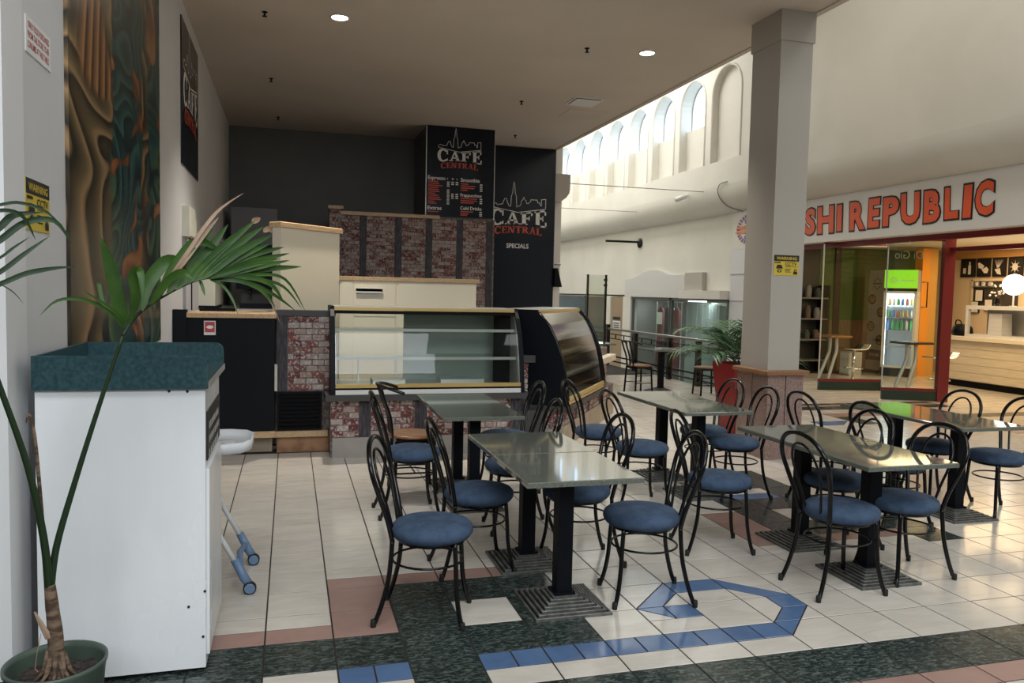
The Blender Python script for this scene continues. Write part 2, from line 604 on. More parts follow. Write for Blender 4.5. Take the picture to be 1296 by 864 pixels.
def text_geo(body, offset=0.0):
    """Outline of a word in the built-in font: (verts, faces, width), cap height about 1."""
    key = (body, offset)
    if key in _txt_cache:
        return _txt_cache[key]
    cu = bpy.data.curves.new('lettering_source', 'FONT')
    cu.body = body
    cu.size = 1.4
    cu.offset = offset
    cu.resolution_u = 3
    ob = bpy.data.objects.new('lettering_source', cu)
    COL.objects.link(ob)
    dg = bpy.context.evaluated_depsgraph_get()
    dg.update()
    me = bpy.data.meshes.new_from_object(ob.evaluated_get(dg))
    vs = [tuple(v.co) for v in me.vertices]
    fs = [tuple(p.vertices) for p in me.polygons]
    bpy.data.objects.remove(ob)
    bpy.data.curves.remove(cu)
    bpy.data.meshes.remove(me)
    xs = [v[0] for v in vs] or [0]
    x0 = min(xs)
    vs = [(v[0] - x0, v[1], 0) for v in vs]
    _txt_cache[key] = (vs, fs, max(xs) - x0)
    return _txt_cache[key]


def put_text(b, body, o, rx, uz, h, width=None, offset=0.02, center=False, mirror=False, fit=None):
    """Adds flat letters to b. o: lower-left point, rx/uz unit vectors, h cap height, width: forced total width."""
    vs, fs, wd = text_geo(body, offset)
    o, rx, uz = Vector(o), Vector(rx), Vector(uz)
    sx = (width / wd) if width else h
    if center:
        o = o - rx * (wd * sx / 2)
    pts = []
    y0, y1 = min(v[1] for v in vs), max(v[1] for v in vs)
    for x, y, _ in vs:
        xx = (wd - x) if mirror else x
        yy = (y - y0) / (y1 - y0) if fit else y
        pts.append(o + rx * (xx * sx) + uz * (yy * h))
    b._add(pts, [f if not mirror else tuple(reversed(f)) for f in fs])


def serif_glyph(ch):
    """Slab-serif capitals as convex pieces in a unit-high box: (polys, width)."""
    P = []
    q = lambda *p: P.append(list(p))
    r = lambda a, b, c, d: P.append([(a, c), (b, c), (b, d), (a, d)])
    s = 0.10
    if ch in 'CG':
        n = 16
        for i in range(n):
            a0 = radians(48 + (312 - 48) * i / n)
            a1 = radians(48 + (312 - 48) * (i + 1) / n)
            f = lambda a, k: (0.5 + (0.5 if k else 0.24) * cos(a), 0.5 + (0.52 if k else 0.40) * sin(a))
            q(f(a0, 0), f(a0, 1), f(a1, 1), f(a1, 0))
        r(0.76, 0.86, 0.62, 0.98)
        r(0.76, 0.86, 0.05, 0.25)
        return P, 0.92
    if ch == 'A':
        q((0.06, 0), (0.20, 0), (0.46, 0.86), (0.40, 1.0))
        q((0.60, 0), (0.86, 0), (0.56, 1.0), (0.40, 1.0))
        r(0.2, 0.7, 0.28, 0.40)
        r(-0.02, 0.30, 0, s)
        r(0.52, 0.94, 0, s)
        return P, 0.92
    if ch in 'FE':
        r(0.10, 0.36, 0, 1)
        r(0, 0.46, 0, s)
        r(0, 0.78, 1 - s, 1)
        r(0.68, 0.78, 0.70, 1)
        r(0.3, 0.6, 0.46, 0.57)
        r(0.53, 0.61, 0.36, 0.66)
        if ch == 'E':
            r(0, 0.82, 0, s)
            r(0.72, 0.82, 0, 0.30)
        return P, 0.84
    if ch == 'N':
        r(0.08, 0.22, 0, 1)
        r(0.74, 0.88, 0, 1)
        q((0.08, 1), (0.36, 1), (0.88, 0), (0.64, 0))
        r(0, 0.32, 0, s)
        r(0, 0.3, 1 - s, 1)
        r(0.64, 0.98, 1 - s, 1)
        return P, 1.0
    if ch == 'T':
        r(0.30, 0.56, 0, 1)
        r(0.2, 0.66, 0, s)
        r(0, 0.86, 1 - s, 1)
        r(0, 0.1, 0.70, 1)
        r(0.76, 0.86, 0.70, 1)
        return P, 0.88
    if ch == 'R':
        r(0.10, 0.36, 0, 1)
        r(0, 0.46, 0, s)
        r(0, 0.5, 1 - s, 1)
        n = 8
        for i in range(n):
            a0, a1 = radians(-90 + 180 * i / n), radians(-90 + 180 * (i + 1) / n)
            f = lambda a, k: (0.48 + (0.34 if k else 0.10) * cos(a), 0.74 + (0.26 if k else 0.15) * sin(a))
            q(f(a0, 0), f(a0, 1), f(a1, 1), f(a1, 0))
        r(0.36, 0.5, 0.48, 0.58)
        q((0.44, 0.5), (0.66, 0.5), (0.94, 0), (0.66, 0))
        r(0.66, 1.0, 0, s)
        return P, 1.0
    if ch == 'L':
        r(0.10, 0.36, 0, 1)
        r(0, 0.8, 0, s)
        r(0.70, 0.8, 0, 0.32)
        r(0, 0.46, 1 - s, 1)
        return P, 0.82
    return P, 0.5


def logo(parent, o, rx, uz, nm, W):
    """Skyline, chevron, CAFE and CENTRAL as flat print just proud of a board. o: lower-left of CAFE, W its width."""
    o, rx, uz, nm = Vector(o), Vector(rx), Vector(uz), Vector(nm)
    P = lambda x, y: o + rx * (x * W) + uz * (y * W) + nm * 0.004
    b = B()

    def line(pts, t):
        for (x0, y0), (x1, y1) in zip(pts[:-1], pts[1:]):
            d = Vector((x1 - x0, y1 - y0))
            if d.length < 1e-6:
                continue
            n = Vector((-d.y, d.x)).normalized() * t
            e = d.normalized() * t * 0.6
            b.quad(P(x0 - n.x - e.x, y0 - n.y - e.y), P(x1 - n.x + e.x, y1 - n.y + e.y), P(x1 + n.x + e.x, y1 + n.y + e.y), P(x0 + n.x - e.x, y0 + n.y - e.y))
    line([(0.0, .345), (0.0, .38), (.03, .41), (.09, .41), (.10, .385), (.20, .40), (.215, .45), (.24, .50), (.27, .50), (.29, .43), (.32, .37), (.35, .37), (.36, .55),
          (.38, .60), (.39, .72), (.405, .80), (.42, .72), (.43, .60), (.45, .55), (.46, .36), (.53, .39), (.55, .48), (.57, .49), (.59, .54), (.61, .49), (.63, .48),
          (.645, .43), (.68, .43), (.70, .46), (.72, .46), (.72, .50), (.84, .50), (.85, .45), (.88, .46), (.905, .40), (.92, .40), (.92, .51), (1.0, .52), (1.0, .345)], 0.005)
    line([(0.0, .345), (.49, .265), (1.0, .345)], 0.006)

    def word(s, top, bot, x0, x1):
        gl = [serif_glyph(c) for c in s]
        tot = sum(g[1] for g in gl) + 0.06 * (len(s) - 1)
        k = (x1 - x0) / tot
        x = x0
        for P_, wd in gl:
            for poly in P_:
                pts = []
                for px, py in poly:
                    xx = x + px * k
                    yy = bot(xx) + (top(xx) - bot(xx)) * py
                    pts.append(P(xx, yy))
                b._add(pts, [tuple(range(len(pts)))])
            x += (wd + 0.06) * k
    ed = lambda x: (2 * (x - 0.5)) ** 2
    word('CAFE', lambda x: 0.245 + 0.085 * abs(2 * (x - 0.5)), lambda x: 0.055 - 0.045 * ed(x), -0.02, 1.03)
    o1 = b.build('lettering', WHITEINK, parent, fix=False)
    b = B()
    word('CENTRAL', lambda x: 0.025 - 0.03 * ed(x), lambda x: -0.10 - 0.045 * ed(x), 0.06, 0.94)
    b.build('lettering', REDINK, parent, fix=False)


def arc(cx, cy, r, a0, a1, n):
    return [(cx + r * cos(a0 + (a1 - a0) * i / n), cy + r * sin(a0 + (a1 - a0) * i / n)) for i in range(n + 1)]


def brick_panel(parent, o, rx, nm, W, z0, z1, rows=None, bl=0.115, stuff=False, mat=None, depth=0.006):
    """Running-bond bricks on a mortar bed. o: left end at z=0 (world or local), rx: along, nm: outward."""
    o, rx, nm = Vector(o), Vector(rx).normalized(), Vector(nm).normalized()
    mat = mat or BRICK
    rows = rows or max(1, round((z1 - z0) / 0.06))
    ph = (z1 - z0) / rows
    bed = B()
    a = o + Vector((0, 0, z0))
    q = [a, a + rx * W, a + rx * W + Vector((0, 0, z1 - z0)), a + Vector((0, 0, z1 - z0))]
    bed._add([p for p in q] + [p - nm * 0.01 for p in q], [(0, 1, 2, 3), (7, 6, 5, 4), (0, 4, 5, 1), (1, 5, 6, 2), (2, 6, 7, 3), (3, 7, 4, 0)])
    bed.build('mortar_bed', MORTAR, parent)
    M0 = Matrix((rx, -nm, Vector((0, 0, 1)))).transposed().to_4x4()
    sb = B()
    cache = brick_panel.cache
    g = 0.009
    for r in range(rows):
        x = -(bl / 2 if r % 2 else 0)
        while x < W - 0.02:
            x0, x1 = max(x, 0), min(x + bl, W)
            x += bl
            if x1 - x0 < 0.025:
                continue
            ln = round(x1 - x0 - g, 3)
            zc = z0 + r * ph + g / 2
            pos = o + rx * (x0 + g / 2) + Vector((0, 0, zc))
            h = ph - g
            if stuff:
                m4 = M0.copy()
                m4.translation = pos
                sb.box(0, ln, -depth * random.uniform(0.6, 1.5), 0, 0, h, m4)
            else:
                key = (ln, round(h, 3), id(mat))
                if key not in cache:
                    bb = B()
                    c = 0.002
                    bb._add([(0, 0, 0), (ln, 0, 0), (ln, 0, h), (0, 0, h), (c, -depth, c), (ln - c, -depth, c), (ln - c, -depth, h - c), (c, -depth, h - c)],
                            [(4, 7, 6, 5), (0, 4, 5, 1), (1, 5, 6, 2), (2, 6, 7, 3), (3, 7, 4, 0)])
                    cache[key] = bb.mesh('brick', mat)
                ob = piece('brick', cache[key], parent, pos, None)
                ob.rotation_euler = M0.to_euler()
    if stuff:
        ob = sb.build('brick_facing', mat, parent)
        ob['kind'] = 'stuff'


brick_panel.cache = {}


def plank_post(parent, o, rx, nm, W, z0, z1):
    """Printed timber upright between brick bays: three thin boards proud of the wall."""
    o, rx, nm = Vector(o), Vector(rx).normalized(), Vector(nm).normalized()
    M0 = Matrix((rx, -nm, Vector((0, 0, 1)))).transposed().to_4x4()
    M0.translation = o
    b = B()
    for a, c, d in ((0, 0.3, 0.006), (0.32, 0.68, 0.009), (0.70, 1.0, 0.006)):
        b.box(a * W, c * W, -d, 0.005, z0, z1, M0)
    b.build('timber_post', TIMBER, parent)

# ------------------------------------------------------------------ setting: floor
floor = sroot('floor')
fb = B()
fb.box(-6, 7.15, -9, 30, -0.12, -0.0025)
fb.box(7.15, 14.6, -9, 8.75, -0.12, -0.0025)
fb.box(9.0, 14.6, 8.75, 11.6, -0.12, -0.0025)
fb.build('screed', GROUT, floor)
W_, D_, K_, U_ = 'w', 'd', 'k', 'u'
TM = {W_: T_WHITE, D_: T_DARK, K_: T_PINK, U_: T_BLUE}
FULL = [(0, 0), (1, 0), (1, 1), (0, 1)]
LOW = [(0, 0), (1, 0), (1, .5), (0, .5)]
UPP = [(0, .5), (1, .5), (1, 1), (0, 1)]
spec = {}


def cell(u, v, *parts):
    spec[(u, v)] = list(parts)


for u in (-3, -2, -1, 0, 1, 2, 3, 4):
    cell(u, -1, (D_, FULL))
for u in (-3, -2, -1, 0):
    cell(u, 0, (K_, LOW), (W_, UPP))
for v in (-5, -4, -3, -2, 0, 1):
    cell(2, v, (D_, FULL))
for v in (-3, -2):
    for u in (-3, -2, -1):
        cell(u, v, (D_, FULL))
for c in ((4, 0), (3, 1), (4, 1), (0, -3), (1, -3)):
    cell(c[0], c[1], (D_, FULL))
cell(1, 0, (K_, FULL))
cell(1, 1, (K_, FULL))
for u in (1, 2, 3, 4):
    cell(u, 2, (K_, LOW), (W_, UPP))
HALFU = [(U_, [(0, .5), (.5, .5), (.5, 1), (0, 1)]), (U_, [(.5, .5), (1, .5), (1, 1), (.5, 1)])]
cell(1, -2, (W_, LOW), *HALFU)
for u in range(3, 8):
    cell(u, -2, (W_, LOW), *HALFU)
cell(8, -2, (U_, [(0, .5), (.5, 1), (0, 1)]), (W_, [(0, 0), (1, 0), (1, 1), (.5, 1), (0, .5)]))
cell(8, -1, (U_, [(0, 0), (.5, 0), (1, .5), (.5, .5)]), (U_, [(.5, .5), (1, .5), (1, 1), (.5, 1)]), (W_, [(0, 0), (.5, .5), (.5, 1), (0, 1)]), (W_, [(.5, 0), (1, 0), (1, .5)]))
cell(8, 0, (U_, [(0, .5), (.5, 0), (1, 0), (0, 1)]), (W_, [(0, 0), (.5, 0), (0, .5)]), (W_, [(1, 0), (1, 1), (0, 1)]))
cell(7, 0, (W_, LOW), (U_, UPP))
cell(6, 0, (U_, [(0, 0), (.5, 0), (1, .5), (1, 1)]), (W_, [(0, 0), (1, 1), (0, 1)]), (W_, [(.5, 0), (1, 0), (1, .5)]))
cell(6, -1, (U_, [(0, 1), (.5, .5), (.5, 1)]), (U_, [(.5, .5), (1, .5), (1, 1), (.5, 1)]), (W_, [(0, 1), (0, .5), (.5, .5)]), (W_, LOW))
for u in range(3, 22):
    cell(u, -3, (D_, FULL))
    cell(u, -4, (W_, LOW), (K_, UPP))
cell(10, 3, (K_, FULL))
cell(10, 4, (K_, FULL))
for u in (10, 11, 12, 13):
    cell(u, 2, (W_, LOW), (K_, UPP))
for u in (11, 12, 13):
    for v in (3, 4, 5):
        if (u, v) != (12, 4):
            cell(u, v, (D_, FULL))
    cell(u, 7, (D_, FULL))
cell(14, 2, (D_, FULL))
cell(14, 3, (D_, FULL))
for u in (11, 12):
    cell(u, 6, (U_, LOW), (W_, UPP))
for v in (6, 7, 8):
    cell(13, v, (D_, FULL))
for u in range(22, 33):                       # far band by the shop
    cell(u, 20, (D_, FULL))
    cell(u, 21, (K_, LOW), (D_, UPP))
for u in (24, 25, 26):
    cell(u, 18, (K_, FULL))
cell(24, 17, (D_, FULL))
cell(24, 16, (D_, FULL))
cell(22, 16, (U_, FULL))
cell(23, 16, (U_, [(0, 0), (1, 1), (0, 1)]), (W_, [(0, 0), (1, 0), (1, 1)]))
for u in range(29, 40):
    cell(u, 13, (K_, FULL))
    cell(u, 17, (D_, FULL))


def inset(poly, g):
    n = len(poly)
    area2 = sum(poly[i][0] * poly[(i + 1) % n][1] - poly[(i + 1) % n][0] * poly[i][1] for i in range(n))
    s = 1 if area2 > 0 else -1
    out = []
    for i in range(n):
        p0, p1, p2 = Vector(poly[i - 1]), Vector(poly[i]), Vector(poly[(i + 1) % n])
        d1, d2 = (p1 - p0).normalized(), (p2 - p1).normalized()
        n1, n2 = Vector((-d1.y, d1.x)) * s, Vector((-d2.y, d2.x)) * s
        k = n1 + n2
        k = k / max(0.25, k.length_squared / 2 * 1.0)
        out.append(tuple(p1 + k * g))
    return out if s > 0 else list(reversed(out))


def tile_shape(b, poly, ox, oy):
    p = inset([(x * .3, y * .3) for x, y in poly], 0.0036)
    p2 = inset(p, 0.0015)
    n = len(p)
    vs = [(x + ox, y + oy, -0.006) for x, y in p] + [(x + ox, y + oy, -0.0012) for x, y in p] + [(x + ox, y + oy, 0) for x, y in p2]
    fs = [tuple(range(2 * n, 3 * n))]
    for i in range(n):
        j = (i + 1) % n
        fs += [(i, j, n + j, n + i), (n + i, n + j, 2 * n + j, 2 * n + i)]
    b._add(vs, fs)


seen_poly = []
for u in range(-3, 46):
    for v in range(-6, 36):
        x, y = (u + .5) * .3, (v + .5) * .3
        if x > 7.15 and y > 8.75 and x < 9.0:
            continue
        if x > 12.3 or (x > 9.0 and (y > 11.4)):
            continue
        if y > 10.9 or (x < 0.4 and y > 4.3) or (x < 2.6 and y > 4.1) or x < -0.95:
            continue
        dx, dy = x - 0.103, y + 3.552
        d = dx * sin(YAW) + dy * cos(YAW)
        lat = dx * cos(YAW) - dy * sin(YAW)
        vis = d > 2.2 and abs(lat) / d < 0.70
        pr = 1.0 / (d * d * d) if vis else 0
        for k, (mk, poly) in enumerate(spec.get((u, v), [(W_, FULL)])):
            seen_poly.append((-pr, u, v, k, mk, poly))
seen_poly.sort(key=lambda t: t[:4])
shared = {}
rest = {}
for i, (pr, u, v, k, mk, poly) in enumerate(seen_poly):
    if i < 290:
        key = (mk, tuple(poly))
        if key not in shared:
            b = B()
            tile_shape(b, poly, 0, 0)
            shared[key] = b.mesh('tile', TM[mk])
        piece('tile', shared[key], floor, (u * .3, v * .3, 0))
    else:
        tile_shape(rest.setdefault(mk, B()), poly, u * .3, v * .3)
tb = B()
mm = [W_, D_, K_, U_]
for i, mk in enumerate(mm):
    if mk in rest:
        tb.k = i
        tb._add(rest[mk].v, rest[mk].f)
o = tb.build('far_tiles', [TM[k] for k in mm], floor, fix=False)
o['kind'] = 'stuff'

# lower walkway beyond the railing
b = B()
b.box(5.02, 9.0, 8.75, 32, -1.07, -0.95)
b.box(7.10, 7.15, 8.75, 32, -0.95, -0.125)
b.box(7.15, 9.0, 8.70, 8.748, -0.95, -0.125)
struct(b.build('floor_lower_walkway', M('lower_floor', (0.45, 0.43, 0.40), 0.3, c2=(0.5, 0.48, 0.45), ns=2)))

# ------------------------------------------------------------------ setting: walls and ceiling
XL, YB, H, XC = -0.92, 10.9, 4.35, 5.02
b = B()
b.box(XL - 0.2, XL, -0.06, YB, 0, H)
struct(b.build('wall_left', WALLW))
b = B()
b.box(-4.0, -0.895, -0.30, -0.065, 0.0, H)
struct(b.build('wall_left_end', M('wall_bright', (0.70, 0.70, 0.71), 0.55)))
b = B()
b.box(-4.0, -0.90, -0.318, -0.302, 0.0, 0.09)
struct(b.build('baseboard_left', BLACK_MATT))
b = B()
b.box(XL - 0.2, XC, YB, YB + 0.2, 0, H)
struct(b.build('wall_back', WALLDARK))
b = B()
b.box(XL - 0.2, XC, -0.06, YB + 0.2, H, H + 0.12)
b.box(XC - 0.02, XC + 0.03, -0.06, YB + 0.2, H + 0.02, 7.36)
b.box(-4.0, XC, -0.12, -0.06, H, 7.36)
struct(b.build('ceiling', CEIL))
b = B()
b.box(XC - 0.05, XC + 0.02, -0.06, YB, H - 0.012, H)
struct(b.build('trim_1', CEIL))
# rounded bulkhead end beside the back wall
b = B()
pf_ = [(5.02, 3.9), (5.32, 3.9), (5.32, 3.62)] + [(5.02 + 0.30 * cos(a), 3.62 - 0.26 * sin(a)) for a in [radians(t) for t in (20, 40, 60, 75, 90)]]
b.extrude_profile(pf_, YB, YB + 0.25, lambda p, t: (p[0], t, p[1]))
struct(b.build('trim_2', PILLAR))
b = B()
b.box(XC, XC + 0.2, YB + 0.2, 32, 0, 7.4)
struct(b.build('wall_walkway_left', WALLCREAM))
b = B()
b.box(5.0, 9.3, 32, 32.2, -1, 7.4)
struct(b.build('wall_walkway_end', WALLCREAM))
b = B()
b.box(XC - 0.02, 9.3, -9, 32, 7.36, 7.5)
b.box(-6.0, XC - 0.02, -9, -0.06, 7.36, 7.5)
struct(b.build('ceiling_walkway', WALLCREAM))
b = B()
b.box(-6.0, 9.3, -9.2, -9.0, -.1, 7.5)
struct(b.build('wall_front', M('wall_front_paint', (.30, .28, .25), .6)))
b = B()
b.box(-6.2, -6.0, -9.2, -0.06, -.1, 7.5)
struct(b.build('wall_walkway_west', M('wall_front_paint', (.30, .28, .25), .6)))
b = B()
b.box(-6.2, -3.9, -0.06, 0.1, -.1, 7.5)
struct(b.build('wall_walkway_corner', M('wall_front_paint', (.30, .28, .25), .6)))

# right-hand upper wall with arched niches and clerestory windows
XW, ZB, ZS, ZTOP = 8.6, 4.39, 5.30, 7.36
NW, PIT, Y0 = 1.06, 1.395, 10.27
ZSP = 6.27 - NW / 2
wall = sroot('wall_right_upper')
wb = B()
rev = B()
backs = B()
wb.quad((XW, -9, 3.88), (XW, 32, 3.88), (XW, 32, ZB), (XW, -9, ZB))
# cove below: curves back to the sign
cvb = B()
cv = [(8.6 + .42 * (1 - cos(radians(a))), 3.88 - .52 * sin(radians(a))) for a in range(0, 91, 9)]
for (x0, z0), (x1, z1) in zip(cv[:-1], cv[1:]):
    cvb.quad((x0, -9, z0), (x0, 32, z0), (x1, 32, z1), (x1, -9, z1))
wb.quad((XW, -9, ZB), (XW, Y0, ZB), (XW, Y0, ZTOP), (XW, -9, ZTOP))
bmc = cvb.mesh('cove', WALLCREAM)
_bm = bmesh.new()
_bm.from_mesh(bmc)
bmesh.ops.remove_doubles(_bm, verts=_bm.verts, dist=0.0005)
_bm.to_mesh(bmc)
_bm.free()
bmc.polygons.foreach_set('use_smooth', [True] * len(bmc.polygons))
cvo = bpy.data.objects.new('cove', bmc)
COL.objects.link(cvo)
cvo.parent = wall
windows = []
nb = 12
for k in range(nb):
    ya = Y0 + PIT * k
    yb_ = ya + NW
    yn = Y0 + PIT * (k + 1)
    if k == nb - 1:
        yn = 32
    wb.quad((XW, yb_, ZB), (XW, yn, ZB), (XW, yn, ZTOP), (XW, yb_, ZTOP))
    yc = (ya + yb_) / 2
    n = 14
    pts = [(yc - NW / 2 * cos(pi * i / n), ZSP + NW / 2 * sin(pi * i / n)) for i in range(n + 1)]
    for (y0, z0), (y1, z1) in zip(pts[:-1], pts[1:]):
        wb.quad((XW, y0, z0), (XW, y1, z1), (XW, y1, ZTOP), (XW, y0, ZTOP))
    dp = 0.13 if k == 0 else 0.16
    dw = 0.13 if k == 0 else 0.29
    outl = [(ya, ZB)] + pts + [(yb_, ZB)]
    prof_low = [(ya, ZB), (ya, ZS)]
    # lower recess
    rev.quad((XW, ya, ZB), (XW + dp, ya, ZB), (XW + dp, ya, ZS), (XW, ya, ZS))
    rev.quad((XW, yb_, ZB), (XW + dp, yb_, ZB), (XW + dp, yb_, ZS), (XW, yb_, ZS))
    rev.quad((XW, ya, ZB), (XW, yb_, ZB), (XW + dp, yb_, ZB), (XW + dp, ya, ZB))
    backs.quad((XW + dp, ya, ZB), (XW + dp, yb_, ZB), (XW + dp, yb_, ZS), (XW + dp, ya, ZS))
    up_o = [(ya, ZS)] + pts + [(yb_, ZS)]
    for (y0, z0), (y1, z1) in zip(up_o[:-1], up_o[1:]):
        rev.quad((XW, y0, z0), (XW, y1, z1), (XW + dw, y1, z1), (XW + dw, y0, z0))
    if k == 0:
        for (y0, z0), (y1, z1) in zip(up_o[:-1], up_o[1:]):
            backs._add([(XW + dp, yc, ZS), (XW + dp, y0, z0), (XW + dp, y1, z1)], [(0, 1, 2)])
    else:
        rev.quad((XW + dp, ya, ZS), (XW + dp, yb_, ZS), (XW + dw, yb_, ZS), (XW + dw, ya, ZS))
        windows.append((ya, yb_, yc, pts, dw))
    # raised bead around the arch
    bd = B()
    bd.tube([(XW, y, z) for y, z in [(ya - 0.03, ZB + .0)] + [(yc - (NW / 2 + .03) * cos(pi * i / n), ZSP + (NW / 2 + .03) * sin(pi * i / n)) for i in range(n + 1)] + [(yb_ + 0.03, ZB)]], 0.022, 6)
    bd.build('arch_bead', WALLCREAM, wall)
o = wb.build('wall_face', WALLCREAM, wall, fix=False)
b = B()
b.box(9.0, 9.3, -9, 32, 3.358, 3.45)
b.build('cove_closure', WALLCREAM, wall)
rev.build('niche_reveals', WALLCREAM, wall, fix=False)
backs.build('niche_backs', WALLCREAM, wall, fix=False)
for i, (ya, yb_, yc, pts, dw) in enumerate(windows):
    wn = sroot('window_%d' % (i + 1))
    f = B()
    ol = [(ya, ZS)] + pts + [(yb_, ZS)]
    f.tube([(XW + dw - 0.01, y, z) for y, z in ol], 0.022, 6, closed=True)
    f.build('frame', PILLAR, wn)
    g = B()
    c = (XW + dw, yc, ZS + 0.3)
    for a_, b_ in zip(ol, ol[1:] + ol[:1]):
        g._add([c, (XW + dw, a_[0], a_[1]), (XW + dw, b_[0], b_[1])], [(0, 1, 2)])
    g.build('pane', PANE, wn, fix=False)

# wall plane below the cove (shop fronts), x = 9
b = B()
b.box(9.06, 9.26, 10.6, 32, 1.55, 3.5)
b.box(9.06, 9.26, -9, 4.0, 0, 3.4)
struct(b.build('wall_right_lower', WALLCREAM))
b = B()
b.box(9.0, 9.25, 10.55, 11.07, -0.95, 2.585)
b.box(8.985, 9.0, 10.55, 11.07, 1.53, 1.545)
b.box(8.985, 9.0, 10.55, 11.07, 2.08, 2.09)
struct(b.build('trim_3', M('white_tile_pier', (0.68, 0.68, 0.69), 0.35)))

# ------------------------------------------------------------------ column by the tables
col = sroot('column_1', (4.79, 3.35, 0))
b = B()
b.box(4.60, 5.0, 3.08, 3.62, 0, 0.84)
b.build('granite_base', PEBBLE, col)
b = B()
b.box(4.796, 4.804, 3.0785, 3.0815, 0.0, 0.84)
b.box(4.5985, 4.6015, 3.345, 3.351, 0.0, 0.84)
b.build('joint', GROUT, col)
b = B()
b.bbox(4.56, 5.04, 3.04, 3.66, 0.84, 0.885, 0.01)
b.build('timber_cap', M('cap_brown', (.20, .095, .045), .4, c2=(.27, .14, .07), ns=6, stretch=(10, 1, 10)), col)
b = B()
b.box(4.615, 4.97, 3.12, 3.60, 0.885, H)
b.build('shaft', PILLAR, col)
b = B()
b.box(4.60, 4.985, 3.105, 3.615, 4.06, H)
b.build('capital', PILLAR, col)


def cctv_sign(name, label, o, rx, nm, W, Hh):
    """Yellow sign with a black WARNING band, CCTV lettering, a camera and a padlock."""
    o, rx, nm = Vector(o), Vector(rx), Vector(nm)
    uz = Vector((0, 0, 1))
    t = thing(name, label, 'sign', tuple(o))
    M0 = Matrix((rx, nm, uz)).transposed().to_4x4()
    M0.translation = o
    b = B()
    b.box(0, W, 0, 0.004, 0, Hh, M0)
    b.build('plate', YELLOW, t)
    b = B()
    b.box(0.0, W, 0.0042, 0.0052, Hh * 0.70, Hh, M0)
    P = lambda x, z, d=0.0062: o + rx * (x * W) + uz * (z * Hh) + nm * d
    b.build('warning_band', BLACKINK, t)
    b = B()
    put_text(b, 'WARNING', P(0.09, 0.77), rx, uz, Hh * 0.15, W * 0.82, 0.03)
    b.build('lettering', YELLOW, t, fix=False)
    b = B()
    put_text(b, 'CCTV', P(0.44, 0.50), rx, uz, Hh * 0.15, W * 0.48, 0.03)
    put_text(b, 'OPERATING', P(0.44, 0.41), rx, uz, Hh * 0.06, W * 0.48, 0.02)
    for zz, ww in ((0.30, 0.25), (0.23, 0.20), (0.16, 0.24)):
        b.quad(P(.44, zz), P(.44 + ww, zz), P(.44 + ww, zz + .03), P(.44, zz + .03))
    # camera: barrel above, dome body and lens
    b.quad(P(.02, .60), P(.26, .60), P(.26, .66), P(.02, .66))
    b._add([P(.12, .52), P(.30, .52), P(.36, .33), P(.08, .33)], [(0, 1, 2, 3)])
    n = 14
    b._add([P(.22 + .09 * cos(2 * pi * i / n), .22 + .085 * sin(2 * pi * i / n)) for i in range(n)], [tuple(range(n))])
    # padlock
    b.quad(P(.78, .06), P(.94, .06), P(.94, .20), P(.78, .20))
    b.quad(P(.81, .20), P(.84, .20), P(.84, .29), P(.81, .29))
    b.quad(P(.88, .20), P(.91, .20), P(.91, .29), P(.88, .29))
    b.quad(P(.81, .29), P(.91, .29), P(.90, .32), P(.82, .32))
    b.build('pictogram', BLACKINK, t, fix=False)
    b = B()
    b._add([P(.22 + .045 * cos(2 * pi * i / n), .22 + .042 * sin(2 * pi * i / n), .0068) for i in range(n)], [tuple(range(n))])
    b.build('lens_mark', YELLOW, t, fix=False)
    return t


cctv_sign('warning_sign', 'yellow and black camera warning sign on the pale column above the granite base', (4.636, 3.12, 1.816), (1, 0, 0), (0, -1, 0), 0.28, 0.197)
cctv_sign('warning_sign', 'yellow and black camera warning sign on the left wall next to the painted mural', (XL, 0.02, 1.80), (0, 1, 0), (1, 0, 0), 0.315, 0.208)

# ------------------------------------------------------------------ chairs
def arcpts(fn, n):
    return [fn(i / n) for i in range(n + 1)]


def catmull(P, n=6):
    P = [Vector(p) for p in P]
    out = []
    for i in range(len(P) - 1):
        p0, p1, p2, p3 = P[max(i - 1, 0)], P[i], P[i + 1], P[min(i + 2, len(P) - 1)]
        for k in range(n):
            t = k / n
            out.append(0.5 * ((2 * p1) + (p2 - p0) * t + (2 * p0 - 5 * p1 + 4 * p2 - p3) * t * t + (3 * p1 - p0 - 3 * p2 + p3) * t ** 3))
    out.append(P[-1])
    return out


